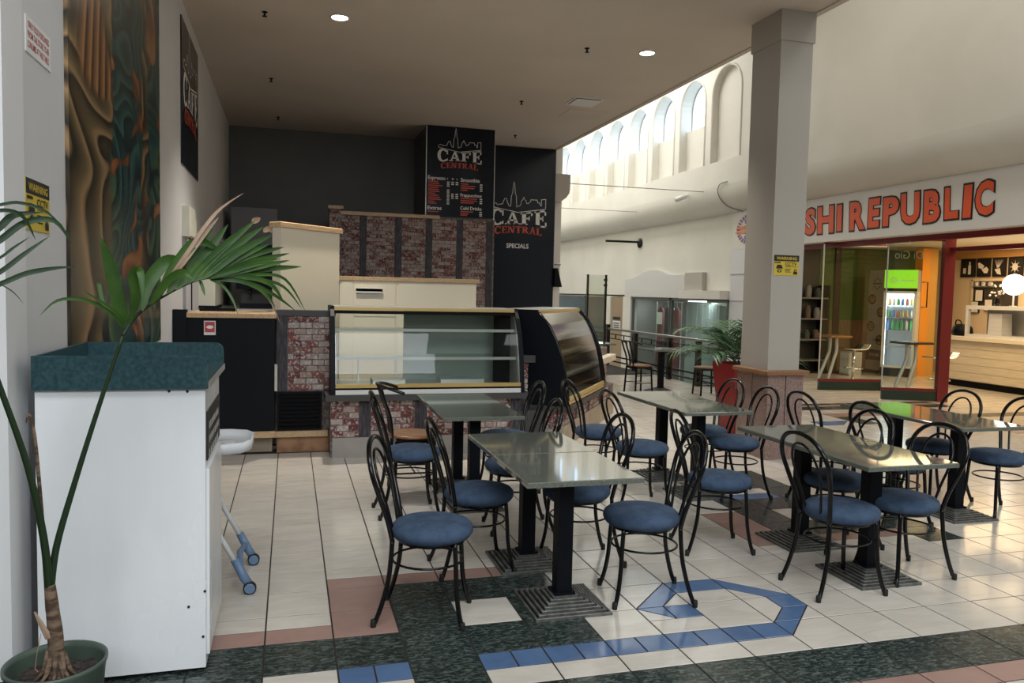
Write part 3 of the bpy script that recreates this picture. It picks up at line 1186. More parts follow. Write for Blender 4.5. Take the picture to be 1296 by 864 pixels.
def make_cafe_chair():
    t = thing('cafe_chair', 'x', 'chair', local=True)
    b = B()
    b.s = True
    prof = [(0.0, 0.400), (0.165, 0.397), (0.186, 0.402), (0.198, 0.418), (0.201, 0.434), (0.197, 0.450), (0.182, 0.465), (0.14, 0.476), (0.07, 0.481), (0.0, 0.482)]
    b.lathe(prof, 28, cap0=False, cap1=False)
    b.build('seat', FABRIC, t)
    b = B()
    b.s = True
    b.lathe([(0.150, 0.382), (0.166, 0.382), (0.166, 0.404), (0.150, 0.404), (0.150, 0.382)], 24, cap0=False, cap1=False)
    b.build('seat_ring', BLACK_METAL, t)
    b = B()
    b.s = True
    h = [(-.172, .125, .40), (-.190, .145, .50), (-.222, .180, .62), (-.252, .196, .72), (-.276, .168, .80), (-.292, .10, .853), (-.298, 0, .872)]
    h = h + [(x, -y, z) for x, y, z in reversed(h[:-1])]
    b.tube(catmull(h, 4), 0.0125, 8)
    b.build('back_frame', BLACK_METAL, t)
    b = B()
    b.s = True
    h = [(-.178, .058, .415), (-.200, .082, .53), (-.226, .104, .63), (-.252, .104, .71), (-.272, .078, .775), (-.283, .035, .808), (-.286, 0, .814)]
    h = h + [(x, -y, z) for x, y, z in reversed(h[:-1])]
    b.tube(catmull(h, 4), 0.0075, 6)
    b.build('inner_loop', BLACK_METAL, t)
    b = B()
    b.s = True
    b.tube([(-.02 + .172 * cos(2 * pi * i / 28), .165 * sin(2 * pi * i / 28), .285) for i in range(28)], 0.006, 6, closed=True)
    b.build('ring_stretcher', BLACK_METAL, t)
    for s in (1, -1):
        for P in ([(.125, .122, .40), (.132, .128, .30), (.138, .135, .18), (.152, .150, .08), (.172, .166, .0)],
                  [(-.172, .125, .41), (-.176, .132, .32), (-.186, .140, .22), (-.215, .152, .10), (-.250, .165, .0)]):
            b = B()
            b.s = True
            q = catmull([(x, y * s, z) for x, y, z in P], 3)
            q[-1] = Vector((q[-1].x, q[-1].y, 0.012))
            b.tube(q, 0.0118, 8)
            lg = b.build('leg', BLACK_METAL, t)
            e = q[-1]
            b = B()
            b.s = True
            b.lathe([(0.0125, 0.0), (0.0138, 0.005), (0.0135, 0.03), (0.0118, 0.036)], 10, Matrix.Translation((e.x, e.y, 0)))
            b.build('foot_cap', RUBBER, lg)
    return t


def make_wood_chair():
    t = thing('wooden_chair', 'x', 'chair', local=True)
    b = B()
    b.s = True
    pr = [(0.0, 0.440), (0.185, 0.440), (0.197, 0.447), (0.197, 0.457), (0.185, 0.464), (0.12, 0.459), (0.0, 0.456)]
    b.lathe(pr, 24, cap0=False, cap1=False)
    b.build('seat', SEATWOOD, t)
    b = B()
    b.box(-.15, .15, -.15, .15, .405, .44)
    b.build('seat_frame', BLACK_METAL, t)
    b = B()
    b.s = True
    q = catmull([(-.10, .215, .80), (-.20, .19, .835), (-.265, .10, .85), (-.28, 0, .853), (-.265, -.10, .85), (-.20, -.19, .835), (-.10, -.215, .80)], 4)
    b.tube(q, 0.013, 8, flat=1.5)
    b.build('back_rail', BLACK_METAL, t)
    for y in (-.11, 0, .11):
        b = B()
        b.s = True
        b.tube(catmull([(-.17, y * .8, .44), (-.19, y * .85, .60), (-.235, y * .95, .73), (-.272, y, .85)], 3), 0.012, 8, flat=1.5)
        b.build('back_slat', BLACK_METAL, t)
    for sx in (1, -1):
        for sy in (1, -1):
            b = B()
            b.tube([(.145 * sx, .14 * sy, .42), (.165 * sx, .16 * sy, 0)], 0.016, 8)
            b.build('leg', BLACK_METAL, t)
    b = B()
    for z in (.17, .29):
        for y in (-.15, .15):
            b.tube([(.155, y, z), (-.155, y, z)], 0.007, 6)
    b.tube([(0, .15, .17), (0, -.15, .17)], 0.007, 6)
    b.build('stretchers', BLACK_METAL, t)
    return t


GC = 'blue seated café chairs'
chairs = [
    (.775, .160, -18, 'blue round-seat chair standing clear of the front centre table, nearest chair on its left'),
    (1.155, .770, 2, 'blue round-seat chair tucked under the rear left edge of the front centre table'),
    (1.886, .156, 171, 'blue round-seat chair at the right edge of the front centre table, hooped back free'),
    (1.740, .735, 180, 'blue round-seat chair mostly hidden under the rear right of the front centre table'),
    (.950, 1.970, 2, 'blue round-seat chair left of the small back table, in front of the wooden seat chair'),
    (1.765, 2.450, 180, 'blue round-seat chair right of the back table, its back against the brick counter'),
    (1.560, 1.450, 176, 'blue round-seat chair squeezed between the back table and the front centre table'),
    (2.620, 2.560, 2, 'blue round-seat chair seen edge on beside the curved display case at the far table'),
    (2.690, 1.850, 0, 'blue round-seat chair at the left front of the table near the red planter'),
    (3.550, 2.450, 180, 'blue round-seat chair with its back against the red planter'),
    (3.530, 1.930, 176, 'blue round-seat chair whose back stands before the granite column base'),
    (2.730, .800, -10, 'blue round-seat chair behind the blue floor loop, left rear of the right hand table'),
    (3.030, .030, 0, 'blue round-seat chair nearest the camera at the right hand table, left of its near pedestal'),
    (3.520, .130, 183, 'blue round-seat chair at the right hand table near corner, broad hoop to its right'),
    (3.500, .680, 180, 'blue round-seat chair half hidden under the right hand table, hoop rising behind the tabletop'),
    (4.190, 1.620, 0, 'chair hoop showing above the right hand table, just right of the granite column base'),
    (4.300, 1.030, 0, 'blue round-seat chair at the left front of the far right table with the green reflection'),
    (5.110, 1.540, 180, 'blue round-seat chair behind the far right table, before the planked sushi counter'),
    (5.260, 1.080, 180, 'blue round-seat chair at the far right table, cut off by the picture edge'),
]
proto = make_cafe_chair()
for i, (x, y, a, lab) in enumerate(chairs):
    c = proto if i == 0 else copy_tree(proto)
    c.location = (x, y, 0)
    c.rotation_euler = (0, 0, radians(a))
    c['label'] = lab
    c['group'] = GC
wproto = make_wood_chair()
wch = [
    (1.045, 2.58, 0, 0.0, 'black bow-back chair with a bare wooden seat before the brick counter'),
    (5.60, 8.15, 10, 0.0, 'black chair with a brown wooden seat left of the far bistro table by the railing'),
    (6.62, 7.75, 175, 0.0, 'black chair with a brown wooden seat right of the far bistro table by the railing'),
]
for i, (x, y, a, z, lab) in enumerate(wch):
    c = wproto if i == 0 else copy_tree(wproto)
    c.location = (x, y, z)
    c.rotation_euler = (0, 0, radians(a))
    c['label'] = lab
    c['group'] = 'wooden seat chairs'


# ------------------------------------------------------------------ tables
def make_table(w=0.59, d=0.63, ht=0.715):
    t = thing('cafe_table', 'x', 'table', local=True)
    b = B()
    b.bbox(-w / 2, w / 2, -d / 2, d / 2, ht - 0.026, ht, 0.005)
    b.build('tabletop', GRANITE, t)
    b = B()
    b.box(-.04, .04, -.04, .04, 0.055, ht - 0.05)
    b.box(-.055, .055, -.055, .055, 0.055, 0.075)
    b.build('column', BLACK_MATT, t)
    b = B()
    b.box(-.17, .17, -.02, .02, ht - .05, ht - .026)
    b.box(-.02, .02, -.17, .17, ht - .05, ht - .026)
    b.build('top_bracket', BLACK_MATT, t)
    b = B()
    b.box(-.195, .195, -.195, .195, 0.0, 0.010)  # black slab puts the shade of the grooves into the colour
    b.box(-.11, .11, -.11, .11, 0.010, 0.030)
    b.k = 1
    n = 6
    for i in range(n):
        so = 0.2 - 0.0225 * i
        si = so - 0.0135
        z = 0.016 + 0.0085 * i
        z0 = max(0, z - 0.022)
        for q in ((-so, so, -so, -si), (-so, so, si, so), (-so, -si, -si, si), (si, so, -si, si)):
            b.bbox(q[0], q[1], q[2], q[3], z0, z, .003)
    b.box(-.068, .068, -.068, .068, 0.02, 0.062)
    b.build('base_plate', [BLACK_MATT, CAST], t)
    return t


tproto = make_table()
GT = 'square granite tables pushed together in pairs'
tabs = [
    (1.452, .155, 'near half of the front centre table pair, dark granite top with a pale window reflection'),
    (1.455, .790, 'rear half of the front centre table pair, tucked between four blue chairs'),
    (1.420, 2.045, 'near half of the back table pair in front of the straight glass display case'),
    (1.425, 2.660, 'rear half of the back table pair, closest to the brick counter front'),
    (3.260, 2.020, 'near half of the table pair before the granite column base and red planter'),
    (3.255, 2.650, 'rear half of the table pair near the curved display case, plain pale reflection'),
    (3.325, .150, 'near half of the right hand table pair, granite corner pointing at the camera'),
    (3.330, .785, 'rear half of the right hand table pair beside the hidden chair hoops'),
    (4.900, 1.090, 'near half of the far right table pair, reflecting the warm sushi counter'),
    (4.900, 1.720, 'rear half of the far right table pair, reflecting the lime green drinks fridge'),
]
for i, (x, y, lab) in enumerate(tabs):
    c = tproto if i == 0 else copy_tree(tproto)
    c.location = (x, y, 0)
    c['label'] = lab
    c['group'] = GT
far = [(6.05, 8.25, 0, 'square dark bistro table with two wooden seat chairs beside the railing', 0.74), (5.45, 9.75, 0, 'far dark bistro table behind the stepped brick counter end', 0.74),
       (7.9, 11.2, -0.95, 'pale cafe table on the lower walkway seen through the railing', 0.74)]
for x, y, z, lab, h in far:
    c = copy_tree(tproto)
    c.location = (x, y, z)
    c['label'] = lab
    c['group'] = 'bistro tables near the railing'

# ------------------------------------------------------------------ front bin cabinet, pot plant, high chair
X0, X1, YF, YK = -0.835, -0.225, -0.20, 0.43
t = thing('waste_cabinet', 'white cabinet with a dark green tray top standing against the left wall', 'cabinet', (-0.53, 0.1, 0))
b = B()
b.box(X0, X1, YF, YK, 0.02, 1.175)
b.build('body', LAMIN, t)
b = B()
b.box(X1, X1 + 0.012, YF + 0.035, YK - 0.01, 0.06, 0.84)
b.build('side_door', LAMIN, t)
b = B()
b.box(X1 + 0.0005, X1 + 0.006, YF + 0.03, YK - 0.03, 0.875, 1.075)
sg = b.build('sign_plate', BLACKINK, t)
b = B()
random.seed(3)
for r in range(3):                      # worn, unreadable lettering
    yy = YF + 0.09
    while yy < YK - 0.10:
        wq = random.uniform(0.045, 0.075)
        z0 = 1.025 - r * 0.058
        b.quad((X1 + 0.0068, yy, z0 - 0.03), (X1 + 0.0068, yy + wq * .45, z0 - 0.03), (X1 + 0.0068, yy + wq * .45, z0), (X1 + 0.0068, yy, z0))
        yy += wq
b.build('worn_lettering', PAPER, sg, fix=False)
b = B()
b.box(X0 + .01, X1 + 0.012, YF - 0.004, YK + 0.16, 1.175, 1.205)
b.build('tray_top', GREENLAM, t)
b = B()
b.box(X1 + 0.0125, X1 + 0.0155, YF - .004, YK + 0.16, 1.176, 1.204)
b.build('worktop_edge', STEEL, t)


def splash(y):
    b = B()
    x0, x1 = X0 + .01, X1 + 0.010
    pr = [(x0, 1.176), (x1, 1.176), (x1, 1.268)] + [(x1 - .04 + .04 * cos(a), 1.268 + .04 * sin(a)) for a in [radians(15 * i) for i in range(1, 7)]] + [(x0, 1.308)]
    b.extrude_profile(pr, y, y + 0.016, lambda p, q: (p[0], q, p[1]))
    b.build('splash_board', GREENLAM, t)


splash(YF - 0.020)
splash(YK + 0.15)
b = B()
b.box(X0 - .006, X0 + 0.01, YF - 0.02, YK + 0.166, 1.176, 1.308)
b.build('splash_board', GREENLAM, t)
for x, z in ((-.36, 1.166), (-.292, 1.164), (-.29, .28), (-.228, .34), (-.235, .15)):
    b = B()
    b.lathe([(0.006, 0), (0.005, 0.003)], 8, Matrix.Translation((x, YF, z)) @ Matrix.Rotation(pi / 2, 4, 'X'))
    b.build('screw_hole', BLACKINK, t)
b = B()
b.box(X0 + .03, X1 - .01, YF + .03, YK - .03, 0, 0.02)
b.build('plinth', BLACK_MATT, t)

# pot plant in the left foreground
t = thing('potted_palm', 'young palm with two long stems in a dull green pot before the white cabinet', 'plant', (-0.66, -0.66, 0))
b = B()
b.s = True
b.lathe([(0.118, 0), (0.125, 0.01), (0.152, 0.29), (0.158, 0.30), (0.158, 0.312), (0.150, 0.312), (0.146, 0.29), (0.140, 0.245)], 36, Matrix.Translation((-.655, -.66, 0)), cap1=False)
b.build('pot', POT, t)
b = B()
vs = [(-.655, -.66, .262)]
n = 28
for r in (.05, .10, .142):
    for k in range(n):
        vs.append((-.655 + r * cos(2 * pi * k / n), -.66 + r * sin(2 * pi * k / n), .258 + random.uniform(-.008, .01) - r * .05))
fs = [(0, 1 + k, 1 + (k + 1) % n) for k in range(n)]
for q in range(2):
    fs += [(1 + q * n + k, 1 + (q + 1) * n + k, 1 + (q + 1) * n + (k + 1) % n, 1 + q * n + (k + 1) % n) for k in range(n)]
b._add(vs, fs)
b.build('soil', SOIL, t)
b = B()
b.s = True
b.tube(catmull([(-.652, -.66, .255), (-.653, -.66, .32), (-.656, -.66, .41), (-.664, -.66, .50), (-.670, -.66, .575)], 4), [.036, .035, .032, .029, .027, .026, .025, .025, .024, .023, .022, .021, .021, .020, .019, .018, .017], 12)
for k in range(14):
    a = 2 * pi * k / 14 + .3 * (k % 3)
    rr = .05 + .018 * (k % 3)
    b.tube([(-.652 + .024 * cos(a), -.66 + .024 * sin(a), .315 + .012 * (k % 4)), (-.652 + .038 * cos(a), -.66 + .038 * sin(a), .285), (-.652 + rr * cos(a), -.66 + rr * sin(a), .250)], [.008, .008, .003], 6)
b.build('trunk', BARK, t)
b = B()
b.tube([(-.672, -.675, .40), (-.692, -.69, .46), (-.705, -.70, .50)], [.012, .008, .003], 6)
b.tube([(-.69, -.69, .42), (-.70, -.70, .36), (-.705, -.705, .31), (-.695, -.71, .30)], .0012, 5)
b.build('husk', LEAFBROWN, t)


def stem(pts, r0, r1, m=STEM, name='stem'):
    q = catmull(pts, 5)
    b = B()
    b.s = True
    b.tube(q, [r0 + (r1 - r0) * i / (len(q) - 1) for i in range(len(q))], 8)
    return b.build(name, m, t)


st_r = stem([(-.668, -.66, .56), (-.650, -.65, .705), (-.595, -.64, .916), (-.522, -.63, 1.169), (-.448, -.62, 1.411)], .013, .006)
st_l = stem([(-.672, -.66, .555), (-.676, -.698, .748), (-.708, -.736, .995), (-.77, -.774, 1.257), (-.808, -.812, 1.432), (-.823, -.85, 1.60)], .014, .006)
stem([(-.677, -.662, .55), (-.683, -.663, .66), (-.691, -.665, .846), (-.703, -.67, 1.06), (-.714, -.675, 1.145), (-.722, -.68, 1.15), (-.726, -.68, 1.128)], .009, .002, BARK, 'unopened_spear')


def leaflet(parent, pts, wd, m, fold=0.35, name='leaflet', tipw=0.03):
    """A lance-shaped blade along pts, folded along its midrib."""
    q = catmull(pts, 5 if len(pts) < 5 else 4)
    n = len(q)
    vs, fs = [], []
    view = Vector((0.25, -0.94, 0.05))
    for i, p in enumerate(q):
        tt = i / (n - 1)
        tg = (q[min(i + 1, n - 1)] - q[max(i - 1, 0)]).normalized()
        sd = tg.cross(view).normalized()
        nm = sd.cross(tg).normalized()
        wv = wd * 0.5 * max(tipw, (min(1, tt / 0.22) ** 0.7) * (1 - max(0, (tt - 0.55) / 0.45) ** 1.6))
        vs += [p + sd * wv + nm * wv * fold, p, p - sd * wv + nm * wv * fold]
    for i in range(n - 1):
        a, c = i * 3, (i + 1) * 3
        fs += [(a, a + 1, c + 1, c), (a + 1, a + 2, c + 2, c + 1)]
    b = B()
    b.s = True
    b._add(vs, fs)
    return b.build(name, m, parent, fix=False)


fr_r = stem([(-.448, -.62, 1.411), (-.421, -.584, 1.465), (-.381, -.549, 1.51), (-.331, -.513, 1.548), (-.256, -.478, 1.593), (-.186, -.442, 1.617), (-.122, -.407, 1.619)], .006, .002, STEM, 'frond')
RL = [
    ([(-.448, -.6, 1.435), (-.458, -.62, 1.515), (-.483, -.64, 1.651), (-.503, -.66, 1.74)], .042),
    ([(-.429, -.6, 1.45), (-.406, -.62, 1.548), (-.41, -.64, 1.617), (-.384, -.66, 1.629), (-.373, -.68, 1.509)], .034),
    ([(-.388, -.6, 1.495), (-.384, -.575, 1.573), (-.333, -.55, 1.658), (-.29, -.525, 1.672), (-.246, -.5, 1.612)], .046),
    ([(-.345, -.58, 1.532), (-.303, -.548, 1.633), (-.243, -.515, 1.73), (-.199, -.482, 1.746), (-.144, -.45, 1.715)], .036),
    ([(-.316, -.57, 1.554), (-.254, -.495, 1.662), (-.171, -.42, 1.803)], .030),
    ([(-.286, -.56, 1.571), (-.207, -.48, 1.689), (-.123, -.4, 1.822)], .032),
    ([(-.257, -.54, 1.588), (-.152, -.46, 1.718), (-.026, -.38, 1.842)], .030),
    ([(-.234, -.53, 1.597), (-.12, -.445, 1.72), (.004, -.36, 1.822)], .030),
    ([(-.211, -.52, 1.607), (-.087, -.43, 1.717), (.035, -.34, 1.793)], .030),
    ([(-.197, -.5, 1.612), (-.071, -.41, 1.697), (.079, -.32, 1.747)], .027),
    ([(-.181, -.5, 1.616), (-.045, -.42, 1.679), (.1, -.34, 1.723)], .024),
    ([(-.174, -.49, 1.617), (-.045, -.425, 1.657), (.1, -.36, 1.695)], .024),
    ([(-.167, -.48, 1.617), (-.02, -.39, 1.654), (.146, -.3, 1.673)], .026),
    ([(-.158, -.48, 1.617), (-.02, -.413, 1.635), (.084, -.347, 1.62), (.163, -.28, 1.494)], .012),
    ([(-.151, -.47, 1.617), (-.02, -.413, 1.617), (.076, -.357, 1.592), (.149, -.3, 1.504)], .012),
    ([(-.143, -.47, 1.618), (-.036, -.423, 1.599), (.049, -.377, 1.555), (.126, -.33, 1.495)], .014),
    ([(-.17, -.47, 1.615), (-.06, -.44, 1.625), (.03, -.40, 1.60), (.08, -.37, 1.53)], .020),
    ([(-.18, -.47, 1.612), (-.08, -.45, 1.61), (.0, -.42, 1.575), (.05, -.40, 1.51)], .018),
    ([(-.19, -.5, 1.612), (-.05, -.43, 1.668), (.06, -.37, 1.70)], .024),
    ([(-.20, -.5, 1.61), (-.08, -.42, 1.70), (.03, -.36, 1.76)], .024),
    ([(-.183, -.48, 1.612), (-.132, -.507, 1.587), (-.097, -.533, 1.536), (-.079, -.56, 1.485)], .010),
    ([(-.213, -.5, 1.607), (-.204, -.51, 1.585), (-.194, -.52, 1.551)], .012),
    ([(-.368, -.58, 1.515), (-.312, -.593, 1.599), (-.256, -.607, 1.634), (-.224, -.62, 1.61)], .028),
    ([(-.444, -.6, 1.437), (-.492, -.637, 1.498), (-.555, -.675, 1.534), (-.623, -.712, 1.529), (-.664, -.75, 1.48)], .012),
    ([(-.441, -.6, 1.449), (-.475, -.65, 1.503), (-.546, -.7, 1.562)], .010),
    ([(-.448, -.6, 1.449), (-.51, -.583, 1.513), (-.531, -.567, 1.59), (-.524, -.55, 1.553)], .014),
]
for p_, wd in RL:
    leaflet(fr_r, p_, wd, LEAF)
for p_, wd in (([(-.30, -.56, 1.63), (-.254, -.53, 1.702), (-.197, -.5, 1.801), (-.145, -.44, 1.877), (-.069, -.38, 1.944)], .013),
               ([(-.31, -.56, 1.60), (-.25, -.53, 1.69), (-.19, -.48, 1.79), (-.153, -.44, 1.842)], .016),
               ([(-.122, -.407, 1.619), (-.047, -.371, 1.598), (.022, -.336, 1.544), (.067, -.3, 1.441)], .010),
               ([(-.04, -.385, 1.838), (-.026, -.38, 1.842), (-.008, -.375, 1.853)], .022),
               ([(.002, -.36, 1.80), (.02, -.35, 1.815), (.035, -.34, 1.80)], .02)):
    leaflet(fr_r, p_, wd, LEAFBROWN, name='dry_leaflet')
fr_l = stem([(-.823, -.85, 1.60), (-.83, -.86, 1.68), (-.828, -.85, 1.76), (-.815, -.82, 1.82)], .006, .003, STEM, 'frond')
for p_, wd in [
    ([(-.815, -.80, 1.80), (-.754, -.775, 1.825), (-.709, -.75, 1.834), (-.643, -.725, 1.81), (-.582, -.7, 1.734)], .010),
    ([(-.815, -.85, 1.78), (-.735, -.817, 1.804), (-.694, -.783, 1.787), (-.671, -.75, 1.72)], .012),
    ([(-.825, -.8, 1.69), (-.759, -.783, 1.755), (-.724, -.767, 1.794), (-.65, -.75, 1.807)], .022),
    ([(-.825, -.8, 1.66), (-.762, -.775, 1.715), (-.697, -.75, 1.775), (-.623, -.725, 1.784), (-.582, -.7, 1.715)], .020),
    ([(-.825, -.85, 1.60), (-.745, -.833, 1.659), (-.711, -.817, 1.693), (-.673, -.8, 1.727)], .008),
    ([(-.825, -.85, 1.56), (-.756, -.8, 1.616), (-.705, -.75, 1.674), (-.645, -.7, 1.737)], .015),
    ([(-.825, -.85, 1.55), (-.753, -.813, 1.579), (-.692, -.775, 1.614), (-.629, -.737, 1.632), (-.569, -.7, 1.642)], .016),
    ([(-.823, -.85, 1.62), (-.78, -.84, 1.60), (-.72, -.82, 1.56), (-.69, -.81, 1.52)], .004),
]:
    leaflet(fr_l, p_, wd, LEAFD)

# high chair behind the cabinet
t = thing('high_chair', 'white plastic high chair with blue castored feet behind the white cabinet', 'high chair', (-0.35, 0.86, 0))
b = B()
b.s = True
ol = [(-.48, .64), (-.22, .63), (-.13, .67), (-.09, .76), (-.088, .96), (-.13, 1.05), (-.22, 1.09), (-.48, 1.08)]
n = len(ol)
cx, cy = -.28, .86
vs, fs = [], []
for sc, z in ((.93, .725), (1.0, .735), (1.02, .785), (.97, .785), (.90, .757)):
    vs += [(cx + (x - cx) * sc, cy + (y - cy) * sc, z) for x, y in ol]
for r in range(4):
    fs += [(r * n + i, r * n + (i + 1) % n, (r + 1) * n + (i + 1) % n, (r + 1) * n + i) for i in range(n)]
fs += [tuple(range(4 * n, 5 * n)), tuple(reversed(range(n)))]
b._add(vs, fs)
tr = b.build('tray', PLASTW, t)
b = B()
b.s = True
b.lathe([(0.045, .757), (.05, .765), (.04, .762)], 20, Matrix.Translation((-.22, .82, 0)))
b.build('cup_recess', PLASTW, tr)
for y in (.635, 1.08):
    b = B()
    b.s = True
    b.tube([(-.44, y, .80), (-.255, y, .34), (-.155, y, .155)], .014, 10)
    lg = b.build('leg', PLASTW, t)
    b = B()
    b.s = True
    b.tube([(-.168, y, .185), (-.12, y, .085), (-.098, y, .05)], [.021, .024, .022], 10)
    b.build('foot_sleeve', PLASTB, lg)
    b = B()
    b.s = True
    b.lathe([(0.030, -.016), (.033, -.012), (.033, .012), (.030, .016)], 18, Matrix.Translation((-.092, y - .012, .033)) @ Matrix.Rotation(pi / 2, 4, 'X'))
    b.build('castor', RUBBER, lg)
    b = B()
    b.lathe([(0.027, .0162), (.024, .0185)], 18, Matrix.Translation((-.092, y - .012, .033)) @ Matrix.Rotation(pi / 2, 4, 'X') @ Matrix.Translation((0, 0, 0.017 * 0)))
    b.build('castor_cap', PLASTB, lg)
    b = B()
    b.s = True
    b.tube([(-.44, y, .80), (-.60, y, .34), (-.68, y, .02)], .014, 10)
    b.build('leg', PLASTW, t)
b = B()
b.tube([(-.135, .635, .12), (-.155, .86, .15), (-.135, 1.08, .12)], .016, 8)
b.build('front_brace', PLASTB, t)
b = B()
b.box(-.62, -.40, .70, 1.02, .56, .60)
b.box(-.64, -.60, .70, 1.02, .56, 1.0)
b.build('seat_shell', PLASTW, t)

# ------------------------------------------------------------------ left wall things
t = thing('wall_mural', 'tall painted panel of orange and bottle green plant forms on the left wall', 'painting', (XL, 1.95, 1.13))
b = B()
b.box(XL, XL + 0.018, 0.615, 3.30, 1.145, 4.20)
b.build('panel', mural_mat('mural_paint'), t)
t = thing('notice_sign', 'small white notice with red capitals high on the left wall by the mural', 'sign', (XL, .05, 2.51))
b = B()
b.box(XL, XL + .005, .05, .385, 2.51, 2.655)
b.build('plate', PAPER, t)
b = B()
for i, s_ in enumerate(('ONLY FOOD PURCHASED', 'FROM THE STORE TO BE', 'CONSUMED AT THESE TABLES')):
    put_text(b, s_, (XL + .006, .075 - 0.004 * i, 2.612 - .040 * i), (0, 1, 0), (0, 0, 1), .027, .285, .015)
b.build('lettering', CRIMSON, t, fix=False)

t = thing('cafe_poster', 'black cafe poster with white and orange lettering on the left wall under the ceiling', 'poster', (XL, 5.4, 2.77))
b = B()
b.box(XL + .001, XL + .012, 4.68, 6.08, 2.77, 4.17)
b.build('board', DARKBLUE, t)
logo(t, (XL + .012, 4.80, 3.33), (0, 1, 0), (0, 0, 1), (1, 0, 0), 1.13)

t = thing('switchboard', 'small cream electrical box on the left wall above the black counter', 'electrical box', (XL, 5.1, 2.05))
b = B()
b.bbox(0, .42, 0, .30, 0, .08, .01, Matrix.Translation((XL, 4.75, 2.07)) @ Matrix(((0, 0, 1, 0), (1, 0, 0, 0), (0, 1, 0, 0), (0, 0, 0, 1))))
b.build('box', BEIGEP, t)
b = B()
b.box(XL, XL + .06, 5.20, 5.45, 2.02, 2.28)
b.build('side_unit', BEIGEP, t)
b = B()
b.box(XL, XL + .025, 4.80, 4.86, 1.33, 2.07)
b.build('conduit', M('conduit_grey', (.35, .35, .36), .4), t)
b = B()
b.s = True
b.tube(catmull([(XL + .02, 5.0, 2.08), (XL + .05, 5.15, 2.03), (XL + .03, 5.30, 1.90), (XL + .02, 5.35, 1.6), (XL + .02, 5.35, 1.33)], 4), .007, 6)
b.build('cable', BLACK_MATT, t)
t = thing('wall_dispenser', 'cream dispenser on the left wall beyond the black counter', 'dispenser', (XL, 6.6, 1.4))
b = B()
b.bbox(XL, XL + .18, 6.2, 7.0, 1.36, 1.74, .01)
b.build('body', BEIGEP, t)
b = B()
b.box(XL, XL + .19, 6.19, 7.01, 1.33, 1.36)
b.build('base', BLACK_MATT, t)
t = thing('power_outlet', 'small white outlet plate on the left wall behind the counter', 'outlet', (XL, 8.6, 1.5))
b = B()
b.box(XL, XL + .012, 8.55, 8.75, 1.43, 1.56)
b.build('plate', PAPER, t)

# black service counter at the left
t = thing('service_counter', 'black panelled counter with an oak top against the left wall', 'counter', (-.45, 4.5, 0))
b = B()
b.box(XL + .06, -.037, 4.10, 4.98, .235, 1.30)
b.build('body', BLACK_MATT, t)
b = B()
b.bbox(-.80, -.02, 4.07, 5.0, 1.30, 1.345, .006)
b.build('worktop', WOODX, t)
b = B()
b.box(XL + .002, -.80, 4.075, 4.16, .0, 1.37)
b.build('corner_post', BLACK_MATT, t)
b = B()
b.box(XL + .06, -.03, 4.085, 4.13, .175, .235)
b.build('bottom_rail', WOODX, t)
b = B()
b.box(XL + .06, -.06, 4.30, 4.98, 0, .175)
b.build('plinth', KICKTAN, t)
t = thing('no_entry_sticker', 'small red and white square sticker on the black counter front', 'sticker', (-.61, 4.1, 1.17))
b = B()
b.box(-.655, -.555, 4.094, 4.0998, 1.14, 1.27)
b.build('backing', PAPER, t)
b = B()
b.box(-.648, -.562, 4.092, 4.0945, 1.165, 1.262)
b.build('red_field', CRIMSON, t)
b = B()
for sgn in (1, -1):
    b._add([(-.64, 4.0912, 1.213), (-.62, 4.0912, 1.213 + .014 * sgn), (-.59, 4.0912, 1.213 + .016 * sgn), (-.57, 4.0912, 1.213), (-.605, 4.0912, 1.213)], [(0, 1, 2, 3, 4)])
b.box(-.645, -.565, 4.091, 4.0925, 1.150, 1.158)
b.build('fish_mark', PAPER, t, fix=False)
t = thing('black_tray', 'flat black tray on the oak counter top by the left wall', 'tray', (-.62, 4.7, 1.345))
b = B()
b.box(-.74, -.42, 4.55, 4.93, 1.345, 1.352)
for q in ((-.74, -.73, 4.55, 4.93), (-.43, -.42, 4.55, 4.93), (-.74, -.42, 4.55, 4.56), (-.74, -.42, 4.92, 4.93)):
    b.box(q[0], q[1], q[2], q[3], 1.345, 1.368)
b.build('pan', BLACK_MATT, t)
t = thing('cool_room_cabinet', 'tall dark grey cabinet in the left rear corner of the cafe', 'cabinet', (-.45, 10.2, 0))
b = B()
b.box(-.80, -.10, 9.6, 10.7, 0, 2.84)
b.build('body', GREYP, t)
b = B()
b.box(-.79, -.46, 9.585, 9.60, .1, 2.80)
b.build('door', GREYP, t)
b = B()
b.box(-.44, -.11, 9.585, 9.60, .1, 2.80)
b.build('door', GREYP, t)
t = thing('coffee_machine', 'black boxy machine half hidden behind the palm leaves on the rear bench', 'coffee machine', (-.25, 7.1, 1.3))
b = B()
b.bbox(-.55, .10, 6.8, 7.3, 1.56, 2.12, .02)
b.build('housing', BLACK_MATT, t)
b = B()
b.box(-.5, .05, 6.72, 7.25, 1.32, 1.38)
b.build('drip_tray', BLACK_MATT, t)
b = B()
b.box(-.5, .05, 7.05, 7.28, 1.38, 1.56)
b.build('back_plate', GREYP, t)
for x in (-.38, -.08):
    b = B()
    b.tube([(x, 6.86, 1.56), (x, 6.84, 1.50), (x, 6.74, 1.50)], .022, 8)
    b.build('spout', BLACK_METAL, t)
t = thing('rear_bench', 'low grey bench along the left rear wall behind the black counter', 'bench', (-.4, 7, 0))
b = B()
b.box(XL + .01, .12, 6.4, 8.2, 0, 1.28)
b.build('body', GREYP, t)
b = B()
b.box(XL + .01, .15, 6.37, 8.22, 1.28, 1.32)
b.build('worktop', STEEL, t)

